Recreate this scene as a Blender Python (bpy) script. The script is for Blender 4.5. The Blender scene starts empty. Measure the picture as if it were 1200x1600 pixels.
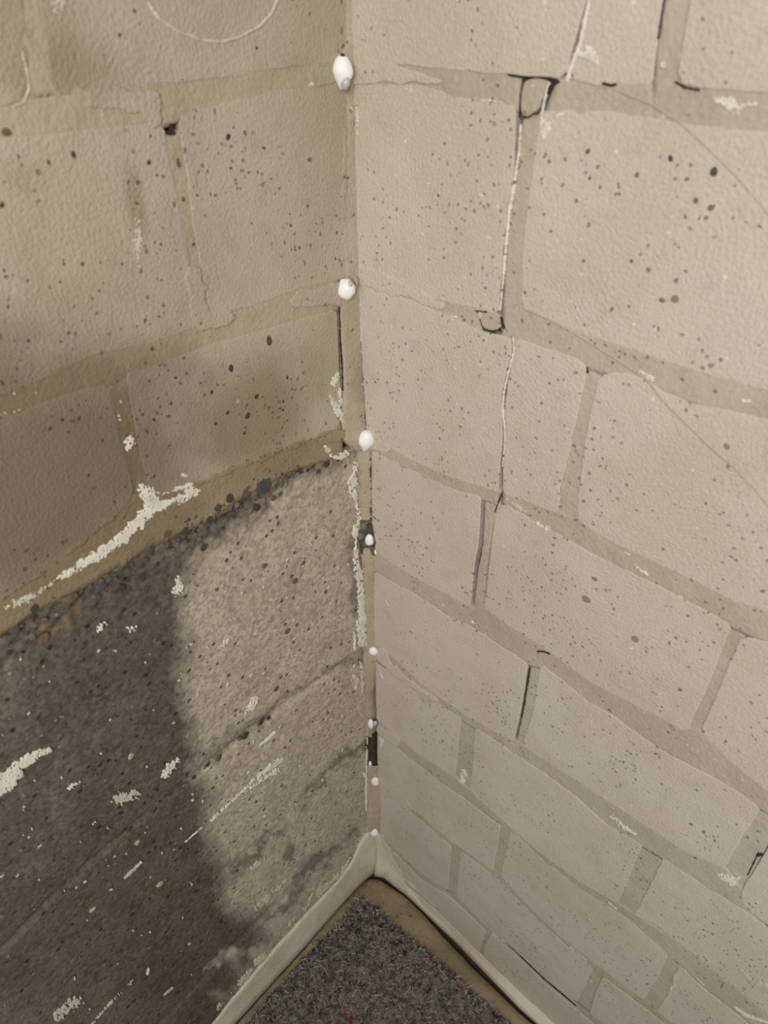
import bpy, math, random
import numpy as np
from mathutils import Vector, Matrix

C = bpy.context.scene.collection
S = bpy.context.scene
# ------------------------------------------------------------ camera
CAM = np.array([0.3453, -0.3464, 0.9845])
YAW, PIT, ROLL, FPX = 0.7491, 0.6375, -0.012, 1066.3
_d = np.array([-math.sin(YAW)*math.cos(PIT), math.cos(YAW)*math.cos(PIT), -math.sin(PIT)])
_r0 = np.array([math.cos(YAW), math.sin(YAW), 0.0]); _u0 = np.cross(_r0, _d)
_r = _r0*math.cos(ROLL)+_u0*math.sin(ROLL); _u = -_r0*math.sin(ROLL)+_u0*math.cos(ROLL)
cam_data = bpy.data.cameras.new('camera'); cam = bpy.data.objects.new('camera', cam_data); C.objects.link(cam)
M = Matrix(((_r[0], _u[0], -_d[0], CAM[0]), (_r[1], _u[1], -_d[1], CAM[1]), (_r[2], _u[2], -_d[2], CAM[2]), (0, 0, 0, 1)))
cam.matrix_world = M
cam_data.sensor_fit = 'VERTICAL'; cam_data.sensor_height = 24.0; cam_data.sensor_width = 18.0
cam_data.lens = FPX/1600*24.0
cam_data.clip_start = 0.01
cam_data.dof.use_dof = True; cam_data.dof.focus_distance = 0.64; cam_data.dof.aperture_fstop = 6.0
S.camera = cam
# ------------------------------------------------------------ world, lamps, exposure
w = bpy.data.worlds.new('world'); S.world = w; w.use_nodes = True
w.node_tree.nodes['Background'].inputs[0].default_value = (1.0, 0.985, 0.965, 1)
w.node_tree.nodes['Background'].inputs[1].default_value = 0.47
def area(name, loc, target, size, power, col):
    l = bpy.data.lights.new(name, 'AREA'); l.energy = power; l.size = size; l.color = col
    o = bpy.data.objects.new(name, l); C.objects.link(o); o.location = loc
    o.rotation_euler = (Vector(target)-Vector(loc)).to_track_quat('-Z', 'Y').to_euler(); return o
area('ceiling_lamp', (0.60, -0.84, 1.22), (0.05, -0.05, 0.72), 0.35, 6.9, (1.0, 0.975, 0.94))
S.view_settings.view_transform = 'Standard'; S.view_settings.look = 'None'
S.view_settings.exposure = 0.10; S.view_settings.gamma = 1.0; S.view_settings.use_curve_mapping = False

# ------------------------------------------------------------ geometry helpers
# wall frames: 'R' right wall is the plane y=0 (u = x, h = -y); 'L' left wall is x=0 (u = -y, h = x); 'F' floor is z=0
def to_world(side, u, v, h):
    u = np.asarray(u, float); v = np.asarray(v, float); h = np.asarray(h, float)+0*u
    if side == 'R': return np.stack([u, -h, v], -1)
    if side == 'L': return np.stack([h, -u, v], -1)
    return np.stack([u, v, h], -1)
def ray(px, py):
    px = np.asarray(px, float); py = np.asarray(py, float)
    return _d[None]+np.multiply.outer((px-600)/FPX, _r).reshape(-1, 3)-np.multiply.outer((py-800)/FPX, _u).reshape(-1, 3)
def unp(side, pts):
    p = np.asarray(pts, float).reshape(-1, 2); d = ray(p[:, 0], p[:, 1])
    ax = {'R': 1, 'L': 0, 'F': 2}[side]; t = -CAM[ax]/d[:, ax]; P = CAM+d*t[:, None]
    if side == 'R': return np.stack([P[:, 0], P[:, 2]], -1)
    if side == 'L': return np.stack([-P[:, 1], P[:, 2]], -1)
    return P[:, :2]
def proj(P):
    v = P-CAM; w_ = v@_d
    return np.stack([600+FPX*(v@_r)/w_, 800-FPX*(v@_u)/w_], -1)
_rng = np.random.RandomState(7); _T = _rng.rand(256, 256)
def vn(x, y):
    x = np.asarray(x, float); y = np.asarray(y, float)
    xi = np.floor(x).astype(int); yi = np.floor(y).astype(int); fx = x-xi; fy = y-yi
    fx = fx*fx*(3-2*fx); fy = fy*fy*(3-2*fy); g = lambda a, b: _T[a % 256, b % 256]
    return (g(xi, yi)*(1-fx)+g(xi+1, yi)*fx)*(1-fy)+(g(xi, yi+1)*(1-fx)+g(xi+1, yi+1)*fx)*fy
def fbm(x, y, o=4):
    s = 0; a = .5; t = 0
    for k in range(o): s = s+a*vn(x*2**k+17.3*k, y*2**k+5.1*k); t += a; a *= .5
    return s/t
def mesh_obj(name, verts, faces, mat, parent=None, smooth=False, attrs=None, mats=None, fmat=None):
    verts = np.asarray(verts, float); c = (verts.min(0)+verts.max(0))/2
    me = bpy.data.meshes.new(name); me.from_pydata((verts-c).tolist(), [], faces if isinstance(faces, list) else faces.tolist())
    for m in (mats or [mat]): me.materials.append(m)
    if smooth: me.polygons.foreach_set('use_smooth', [True]*len(me.polygons))
    if fmat is not None: me.polygons.foreach_set('material_index', fmat)
    if attrs:
        for k, a in attrs.items():
            at = me.attributes.new(k, 'FLOAT', 'POINT'); at.data.foreach_set('value', np.asarray(a, np.float32))
    me.update()
    o = bpy.data.objects.new(name, me); C.objects.link(o); o.location = c
    if parent is not None:
        o.parent = parent; o.location = Vector(c)-parent.location
    return o
def tag(o, label=None, cat=None, group=None, kind=None):
    if label: o['label'] = label
    if cat: o['category'] = cat
    if group: o['group'] = group
    if kind: o['kind'] = kind
    return o
def grid_faces(nu, nv):
    i = np.arange(nu-1)[:, None]*nv+np.arange(nv-1)[None]
    i = i.ravel(); return np.stack([i, i+nv, i+nv+1, i+1], -1)
def densify(p, step, closed=True):
    p = np.asarray(p, float); out = []
    n = len(p); m = n if closed else n-1
    for i in range(m):
        a = p[i]; b = p[(i+1) % n]; k = max(1, int(np.linalg.norm(b-a)/step))
        for j in range(k): out.append(a+(b-a)*j/k)
    if not closed: out.append(p[-1])
    return np.array(out)
def chaikin(p, closed=True):
    q = np.roll(p, -1, 0); a = p*.75+q*.25; b = p*.25+q*.75
    return np.stack([a, b], 1).reshape(-1, 2)
def normals(p):
    t = np.roll(p, -1, 0)-np.roll(p, 1, 0); t /= np.linalg.norm(t, axis=1)[:, None]+1e-12
    n = np.stack([t[:, 1], -t[:, 0]], -1)
    ar = np.sum(p[:, 0]*np.roll(p[:, 1], -1)-np.roll(p[:, 0], -1)*p[:, 1])
    return n if ar > 0 else -n
def slab_piece(name, side, px, mat, parent, h=0.0, depth=.007, step=.004, jit=.0006, soft=.0004, world_pts=None, tilt=0):
    p = unp(side, px) if world_pts is None else np.asarray(world_pts, float)
    p = densify(p, .009); p = chaikin(p); p = densify(p, step)
    s = hash(name) % 97; n = normals(p)
    off = (fbm(p[:, 0]*190+parent_seed[0], p[:, 1]*190)-.5)*2*jit+(fbm(p[:, 0]*45+parent_seed[0], p[:, 1]*45+9)-.5)*2*jit*1.3
    parent_seed[0] += 3.7
    p = p+n*off[:, None]
    c = p.mean(0); rings = [(0, -depth), (0, -soft), (soft*.9, -soft*.25), (soft*2.4, 0)]
    V = []; F = []; m = len(p); tu = random.uniform(-1, 1)*tilt; tv = random.uniform(-1, 1)*tilt
    for ins, hh in rings:
        q = p-n*ins; hz = h+hh+(q[:, 0]-c[0])*tu+(q[:, 1]-c[1])*tv
        V.append(to_world(side, q[:, 0], q[:, 1], hz))
    V = np.concatenate(V)
    for r in range(len(rings)-1):
        for i in range(m):
            j = (i+1) % m; F.append((r*m+i, r*m+j, (r+1)*m+j, (r+1)*m+i))
    k = len(rings)-1; F.append(tuple(k*m+i for i in range(m)))
    o = mesh_obj(name, V, F, mat, parent)
    fix_normals(o); return o
parent_seed = [0.0]
def fix_normals(o):
    import bmesh
    bm = bmesh.new(); bm.from_mesh(o.data); bmesh.ops.recalc_face_normals(bm, faces=bm.faces); bm.to_mesh(o.data); bm.free()
def resample(p, n):
    p = np.asarray(p, float); s = np.r_[0, np.cumsum(np.linalg.norm(np.diff(p, axis=0), axis=1))]
    t = np.linspace(0, s[-1], n); return np.stack([np.interp(t, s, p[:, 0]), np.interp(t, s, p[:, 1])], -1)
def ribbon(name, side, up, lo, mat, parent, h=-.0004, eu=.003, el=.003, rough=.0005, depth=.0065, nv=9, gap_u=None):
    a = unp(side, up); b = unp(side, lo)
    L = np.linalg.norm(np.diff(a, axis=0), axis=1).sum(); n = max(4, int(L/.003))
    a = resample(a, n)
    if abs(b[-1, 0]-b[0, 0]) > abs(b[-1, 1]-b[0, 1]) and L > .06:
        o_ = np.argsort(b[:, 0]); b = np.stack([a[:, 0], np.interp(a[:, 0], b[o_, 0], b[o_, 1])], -1)
    else: b = resample(b, n)
    d = b-a; W = np.linalg.norm(d, axis=1)[:, None]; d /= W+1e-9
    wob = (fbm(np.arange(n)*.35+parent_seed[0], np.full(n, .5))-.5)[:, None]*.0012; parent_seed[0] += 5.3
    a = a-d*(eu+wob); b = b+d*(el+wob)
    t = np.linspace(0, 1, nv)[None, :, None]; G = a[:, None]*(1-t)+b[:, None]*t
    U = G[..., 0]; V = G[..., 1]
    hh = h+(fbm(U*160, V*160)-.5)*2*rough+(fbm(U*40, V*40)-.5)*2*rough
    hh[:, 0] -= .0002; hh[:, -1] -= .0002
    top = to_world(side, U, V, hh).reshape(-1, 3)
    F = grid_faces(n, nv).tolist()
    k = len(top); sk = []; idx = []
    border = [i*nv for i in range(n)]+[(n-1)*nv+j for j in range(1, nv)]+[i*nv+nv-1 for i in range(n-2, -1, -1)]+[j for j in range(nv-2, 0, -1)]
    base = to_world(side, U, V, 0*hh-depth).reshape(-1, 3)[border]
    V3 = np.concatenate([top, base]); m = len(border)
    for i in range(m):
        j = (i+1) % m; F.append((border[i], k+i, k+j, border[j]))
    o = mesh_obj(name, V3, F, mat, parent, smooth=True); fix_normals(o); return o
def seg_field(X, Y, segs):
    """largest (radius - distance) over a chain of (x, y, r) points"""
    best = np.full(X.shape, -1e9)
    for s in segs:
        if len(s) == 1:
            x, y, r = s[0]; best = np.maximum(best, r-np.hypot(X-x, Y-y)); continue
        for (x0, y0, r0), (x1, y1, r1) in zip(s[:-1], s[1:]):
            dx, dy = x1-x0, y1-y0; t = np.clip(((X-x0)*dx+(Y-y0)*dy)/(dx*dx+dy*dy+1e-9), 0, 1)
            best = np.maximum(best, r0+(r1-r0)*t-np.hypot(X-x0-t*dx, Y-y0-t*dy))
    return best
def por_level(X, Y, sd): return fbm(X*.42+Y*.12+sd*3, Y*.42-X*.12+sd, 3)
def smear(name, side, segs, mat, parent, rag=5.0, freq=.22, thick=.0003, h0=0.0, step=1.0, label=None, ani=(1, 1), por=0.0):
    """a thin ragged coat of paint / mortar with real thickness lying on the wall"""
    if not isinstance(segs[0], list): segs = [segs]
    a = np.array([q for s in segs for q in s]); pad = a[:, 2].max()+rag+2
    x0, x1 = a[:, 0].min()-pad, a[:, 0].max()+pad; y0, y1 = a[:, 1].min()-pad, a[:, 1].max()+pad
    gx = np.arange(x0, x1, step); gy = np.arange(y0, y1, step); X, Y = np.meshgrid(gx, gy, indexing='ij')
    parent_seed[0] += 2.9; sd = parent_seed[0]
    F = seg_field(X, Y, segs)+(fbm(X*freq*ani[0]+sd, Y*freq*ani[1]+sd, 4)-.5)*2*rag
    if por: F = np.minimum(F, (por_level(X, Y, sd)-(.36+por))*30+F*.6)
    ok = F > 0
    cell = ok[:-1, :-1] & ok[1:, :-1] & ok[1:, 1:] & ok[:-1, 1:]
    if not cell.any(): return None
    uv = unp(side, np.stack([X.ravel(), Y.ravel()], -1))
    hh = h0+thick*np.clip(F/3.0, 0.12, 1).ravel()*(.55+.9*fbm(X*.5, Y*.5, 2).ravel())
    P = to_world(side, uv[:, 0], uv[:, 1], hh)
    f = grid_faces(len(gx), len(gy))[cell.ravel()]
    used, inv = np.unique(f, return_inverse=True); f = inv.reshape(-1, 4); P = P[used]
    # skirt: duplicate the border down to the wall
    e = np.concatenate([f[:, [0, 1]], f[:, [1, 2]], f[:, [2, 3]], f[:, [3, 0]]])
    key = np.sort(e, 1); ku, ind, cnt = np.unique(key, axis=0, return_index=True, return_counts=True); be = e[ind[cnt == 1]]
    uvu = uv[used]; base = to_world(side, uvu[:, 0], uvu[:, 1], h0-.0012)
    n = len(P); bv = np.unique(be); mp = {int(v): n+i for i, v in enumerate(bv)}
    P = np.concatenate([P, base[bv]])
    FF = f.tolist()+[(int(b), int(a_), mp[int(a_)], mp[int(b)]) for a_, b in be]
    o = mesh_obj(name, P, FF, mat, parent, smooth=True)
    # the grid winding depends on the wall side: make it face the room
    if side in ('R', 'L'):
        nrm = o.data.polygons[0].normal; out = Vector((0, -1, 0)) if side == 'R' else Vector((1, 0, 0))
        if nrm.dot(out) < 0: o.data.flip_normals()
    if label: o['label'] = label
    return o
def box(name, lo, hi, mat, parent=None):
    x0, y0, z0 = lo; x1, y1, z1 = hi
    v = [(x0, y0, z0), (x1, y0, z0), (x1, y1, z0), (x0, y1, z0), (x0, y0, z1), (x1, y0, z1), (x1, y1, z1), (x0, y1, z1)]
    f = [(0, 3, 2, 1), (4, 5, 6, 7), (0, 1, 5, 4), (1, 2, 6, 5), (2, 3, 7, 6), (3, 0, 4, 7)]
    return mesh_obj(name, v, f, mat, parent)

# ------------------------------------------------------------ materials
def lin(r, g, b):
    f = lambda c: (c/255/12.92) if c <= 10.3 else ((c/255+.055)/1.055)**2.4
    return (f(r), f(g), f(b), 1)
class N:
    def __init__(s, name, rough=.9):
        s.m = bpy.data.materials.new(name); s.m.use_nodes = True; s.t = s.m.node_tree; s.b = s.t.nodes['Principled BSDF']
        s.b.inputs['Roughness'].default_value = rough; s.b.inputs['Specular IOR Level'].default_value = .25
        s.pos = s.n('ShaderNodeNewGeometry').outputs['Position']
    def n(s, k, **kw):
        q = s.t.nodes.new(k)
        for a, v in kw.items(): setattr(q, a, v)
        return q
    def put(s, sock, v):
        if isinstance(v, bpy.types.NodeSocket): s.t.links.new(v, sock)
        else: sock.default_value = v
    def math(s, op, a, b=0.0, clamp=False):
        q = s.n('ShaderNodeMath', operation=op); q.use_clamp = clamp; s.put(q.inputs[0], a); s.put(q.inputs[1], b); return q.outputs[0]
    def noise(s, scale, detail=3, rough=.55, vec=None, dist=0.0):
        q = s.n('ShaderNodeTexNoise'); q.inputs['Scale'].default_value = scale; q.inputs['Detail'].default_value = detail
        q.inputs['Roughness'].default_value = rough; q.inputs['Distortion'].default_value = dist; s.put(q.inputs['Vector'], vec or s.pos); return q.outputs['Fac']
    def ramp(s, v, a, b):
        q = s.n('ShaderNodeMapRange'); q.interpolation_type = 'SMOOTHSTEP'; s.put(q.inputs[0], v); s.put(q.inputs[1], a); s.put(q.inputs[2], b); return q.outputs[0]
    def mix(s, f, a, b, kind='MIX'):
        q = s.n('ShaderNodeMix', data_type='RGBA', blend_type=kind); s.put(q.inputs[0], f); s.put(q.inputs[6], a); s.put(q.inputs[7], b); return q.outputs[2]
    def scaled(s, v):
        q = s.n('ShaderNodeVectorMath', operation='MULTIPLY'); s.put(q.inputs[0], s.pos); q.inputs[1].default_value = v; return q.outputs[0]
    def specks(s, scale, frac, rmax, vec=None, soft=.08):
        """random round specks: a mask"""
        q = s.n('ShaderNodeTexVoronoi'); q.inputs['Scale'].default_value = scale; s.put(q.inputs['Vector'], vec or s.pos)
        c = s.n('ShaderNodeSeparateColor'); s.t.links.new(q.outputs['Color'], c.inputs[0])
        on = s.math('GREATER_THAN', c.outputs[0], 1-frac) if not isinstance(frac, bpy.types.NodeSocket) else s.math('GREATER_THAN', c.outputs[0], s.math('SUBTRACT', 1.0, frac))
        rad = s.math('MULTIPLY', s.math('ADD', s.math('MULTIPLY', c.outputs[1], .8), .2), rmax)
        dd = s.math('SUBTRACT', rad, q.outputs['Distance'])
        return s.math('MULTIPLY', s.ramp(dd, 0.0, soft), on)
    def blob(s, p, r, rz=None, wob=.25):
        q = s.n('ShaderNodeVectorMath', operation='SUBTRACT'); s.put(q.inputs[0], s.pos); q.inputs[1].default_value = p
        k = s.n('ShaderNodeVectorMath', operation='DIVIDE'); s.put(k.inputs[0], q.outputs[0]); k.inputs[1].default_value = (r, r, rz or r)
        l = s.n('ShaderNodeVectorMath', operation='LENGTH'); s.put(l.inputs[0], k.outputs[0])
        d = s.math('ADD', l.outputs['Value'], s.math('MULTIPLY', s.math('SUBTRACT', s.noise(25), .5), wob*2))
        return s.ramp(d, 1.0, .25)
    def bump(s, h, dist, strength=1.0, prev=None):
        q = s.n('ShaderNodeBump'); q.inputs['Strength'].default_value = strength; q.inputs['Distance'].default_value = dist
        s.put(q.inputs['Height'], h)
        if prev: s.put(q.inputs['Normal'], prev)
        return q.outputs[0]
    def done(s, col, nor=None):
        s.put(s.b.inputs['Base Color'], col)
        if nor: s.put(s.b.inputs['Normal'], nor)
        return s.m
def P3(side, x, y):
    u = unp(side, [(x, y)])[0]; return tuple(to_world(side, u[0], u[1], 0.0))

def masonry(name, ca, cb, dens=.10, speck=lin(112, 98, 80), swirl=1.0, blobs=(), swirl_at=((0, 0, 0),), grit=1.0):
    s = N(name, .92)
    col = s.mix(s.ramp(s.noise(9, 4), .35, .68), ca, cb)
    col = s.mix(s.math('MULTIPLY', s.ramp(s.noise(60, 4, .6), .5, .75), .35), col, tuple(c*.78 for c in cb[:3])+(1,))
    col = s.mix(s.math('MULTIPLY', s.ramp(s.noise(420, 2), .45, .8), .35), col, tuple(c*1.22 for c in ca[:3])+(1,))
    for p, r, rz, c, a in blobs:
        col = s.mix(s.math('MULTIPLY', s.blob(p, r, rz), a), col, c)
    dn = s.math('MULTIPLY', s.ramp(s.noise(14, 2), .38, .66), dens*1.6)
    wv = s.n('ShaderNodeVectorMath', operation='ADD'); s.put(wv.inputs[0], s.pos)
    nn = s.n('ShaderNodeTexNoise'); nn.inputs['Scale'].default_value = 220; s.put(nn.inputs['Vector'], s.pos)
    sc = s.n('ShaderNodeVectorMath', operation='SCALE'); s.put(sc.inputs[0], nn.outputs['Color']); sc.inputs['Scale'].default_value = .004; s.put(wv.inputs[1], sc.outputs[0])
    m1 = s.specks(150, dn, .36, wv.outputs[0]); m2 = s.specks(330, s.math('MULTIPLY', dn, 1.6), .42, wv.outputs[0]); m3 = s.specks(75, s.math('MULTIPLY', dn, .35), .26, wv.outputs[0])
    col = s.mix(s.math('MULTIPLY', m1, s.math('MULTIPLY', s.noise(90, 1), 1.2)), col, speck)
    col = s.mix(s.math('MULTIPLY', m2, s.math('MULTIPLY', s.noise(120, 1), 1.2)), col, speck)
    col = s.mix(s.math('MULTIPLY', m3, .5), col, tuple(c*1.2 for c in speck[:3])+(1,))
    col = s.mix(s.math('MULTIPLY', s.specks(260, .025, .4, wv.outputs[0]), .55), col, tuple(min(1, c*1.5) for c in ca[:3])+(1,))
    h = s.math('ADD', s.math('MULTIPLY', s.noise(500*grit, 3, .6), 1.0), s.math('MULTIPLY', s.noise(70, 3), .5))
    wq = s.n('ShaderNodeTexWave', wave_type='RINGS', rings_direction='SPHERICAL'); wq.inputs['Scale'].default_value = 95; wq.inputs['Distortion'].default_value = 16
    wq.inputs['Detail'].default_value = 3; wq.inputs['Detail Scale'].default_value = .5
    q = s.n('ShaderNodeVectorMath', operation='SUBTRACT'); s.put(q.inputs[0], s.pos); q.inputs[1].default_value = swirl_at[0]; s.put(wq.inputs['Vector'], q.outputs[0])
    h = s.math('ADD', h, s.math('MULTIPLY', s.math('MULTIPLY', wq.outputs['Fac'], s.ramp(s.noise(10, 1), .4, .62)), .09*swirl))
    h = s.math('SUBTRACT', h, s.math('MULTIPLY', s.math('MAXIMUM', m1, m2), .5))
    nb = s.bump(h, .0010, .95)
    nb = s.bump(s.noise(13, 2), .006, .5, nb)
    return s.done(col, nb)

OCH = lin(158, 138, 98)
M_RB = masonry('block_plaster_right', lin(202, 192, 176), lin(194, 183, 165), .10, swirl_at=(P3('R', 1000, 420),))
M_RM = masonry('mortar_right', lin(186, 176, 158), lin(175, 164, 145), .10, swirl=0, grit=.7)
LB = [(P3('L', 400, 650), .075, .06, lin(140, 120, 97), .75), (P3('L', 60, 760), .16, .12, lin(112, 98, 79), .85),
      (P3('L', 510, 60), .045, .09, OCH, .2), (P3('L', 213, 322), .008, .028, lin(140, 126, 100), .55), (P3('L', 20, 30), .04, .05, lin(150, 134, 108), .5), (P3('L', 110, 120), .035, .02, lin(135, 120, 92), .5), (P3('L', 100, 350), .05, .06, OCH, .22),
      (P3('L', 460, 745), .09, .012, OCH, .5), (P3('L', 0, 590), .04, .04, lin(120, 106, 84), .35), (P3('L', 510, 560), .03, .06, OCH, .3)]
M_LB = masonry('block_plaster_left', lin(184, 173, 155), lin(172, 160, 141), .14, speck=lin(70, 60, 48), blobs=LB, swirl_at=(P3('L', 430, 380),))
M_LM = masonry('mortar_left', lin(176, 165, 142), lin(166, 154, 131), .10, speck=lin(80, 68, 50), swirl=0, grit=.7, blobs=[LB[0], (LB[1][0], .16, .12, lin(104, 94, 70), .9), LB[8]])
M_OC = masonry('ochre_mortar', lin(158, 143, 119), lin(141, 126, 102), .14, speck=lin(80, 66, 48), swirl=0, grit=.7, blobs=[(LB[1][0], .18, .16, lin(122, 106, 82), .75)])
M_CORNER = masonry('corner_mortar', lin(178, 166, 144), lin(160, 147, 122), .08, swirl=0, grit=.7)
def simple(name, c, rough=.8, var=.12, bump=.0003, bs=400, spec=.25, sss=0):
    s = N(name, rough); s.b.inputs['Specular IOR Level'].default_value = spec
    d = tuple(x*(1-var*2) for x in c[:3])+(1,)
    col = s.mix(s.ramp(s.noise(bs*.3, 4, .6), .4, .7), c, d)
    if sss: s.b.inputs['Subsurface Weight'].default_value = sss; s.b.inputs['Subsurface Scale'].default_value = .002
    return s.done(col, s.bump(s.noise(bs, 3, .6), bump, .8))
M_DEEP = simple('deep_joint', lin(70, 58, 44), .95)
M_PAINT = simple('cream_paint', lin(226, 220, 204), .75, .10)
M_PAINT2 = simple('thin_worn_paint', lin(205, 196, 178), .85, .12)
M_WHITE = simple('white_paint', lin(240, 236, 226), .6, .06)
M_PLUG = simple('white_plug', lin(246, 245, 240), .4, .02, .0001, 200, .5, 0)
M_PLUG2 = simple('clear_grey_plug', lin(186, 188, 188), .3, .08, .0001, 200, .6, 0)
M_CRUMB = simple('crumbled_mortar', lin(104, 92, 76), .95, .25, .002, 300)
M_COVE = masonry('cove_render', lin(216, 208, 190), lin(194, 183, 162), .02, swirl=0, grit=.6)
M_PEB = [simple('pebble_'+n, lin(*c), .7, .15) for n, c in (('slate', (84, 82, 78)), ('brown', (112, 94, 76)), ('black', (76, 69, 60)), ('grey', (118, 110, 98)), ('pale', (188, 176, 152)), ('faded', (146, 134, 118)), ('rust', (134, 108, 88)))]

# concrete base: damp and smear masks come from the mesh
def concrete():
    s = N('board_marked_concrete', .88)
    at = lambda k: s.n('ShaderNodeAttribute', attribute_name=k).outputs['Fac']
    damp, scum, och = at('damp'), at('scum'), at('ochre')
    dry = s.mix(s.ramp(s.noise(26, 5, .65), .35, .7), lin(196, 184, 165), lin(172, 160, 141))
    dry = s.mix(s.ramp(s.noise(330, 3, .7), .42, .68), dry, lin(156, 146, 128))
    wet = s.mix(s.ramp(s.noise(22, 5, .65), .35, .7), lin(104, 95, 82), lin(90, 81, 69))
    wet = s.mix(s.ramp(s.noise(330, 3, .7), .45, .7), wet, lin(76, 68, 58))
    col = s.mix(damp, dry, wet)
    vc = s.n('ShaderNodeTexVoronoi'); vc.inputs['Scale'].default_value = 300; s.put(vc.inputs['Vector'], s.pos)
    sp = s.n('ShaderNodeSeparateColor'); s.t.links.new(vc.outputs['Color'], sp.inputs[0])
    col = s.mix(s.math('MULTIPLY', s.ramp(sp.outputs[0], .55, 1.0), .35), col, s.mix(damp, lin(212, 203, 184), lin(122, 113, 98)))
    col = s.mix(s.math('MULTIPLY', s.ramp(sp.outputs[1], .6, 1.0), .4), col, s.mix(damp, lin(130, 120, 102), lin(62, 55, 46)))
    col = s.mix(s.math('MULTIPLY', s.specks(210, .30, .42), .55), col, s.mix(damp, lin(196, 186, 166), lin(112, 103, 88)))
    col = s.mix(s.math('MULTIPLY', s.specks(110, .16, .34), .5), col, s.mix(damp, lin(186, 176, 156), lin(104, 96, 82)))
    col = s.mix(s.math('MULTIPLY', s.specks(160, .14, .36), .85), col, s.mix(damp, lin(84, 76, 64), lin(48, 42, 35)))
    wh = s.specks(170, s.math('ADD', s.math('MULTIPLY', s.ramp(s.noise(12, 2), .45, .65), .11), .05), .26)
    col = s.mix(s.math('MULTIPLY', wh, .85), col, s.mix(damp, lin(214, 206, 188), lin(150, 142, 126)))
    col = s.mix(s.math('MULTIPLY', och, .85), col, lin(142, 122, 90))
    col = s.mix(scum, col, lin(186, 176, 158))
    h = s.math('ADD', s.noise(380, 4, .7), s.math('MULTIPLY', s.noise(60, 3), .6))
    h = s.math('SUBTRACT', h, s.math('MULTIPLY', s.specks(160, .14, .36), .8))
    return s.done(col, s.bump(h, .0008, .9))
M_CONC = concrete()

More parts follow.
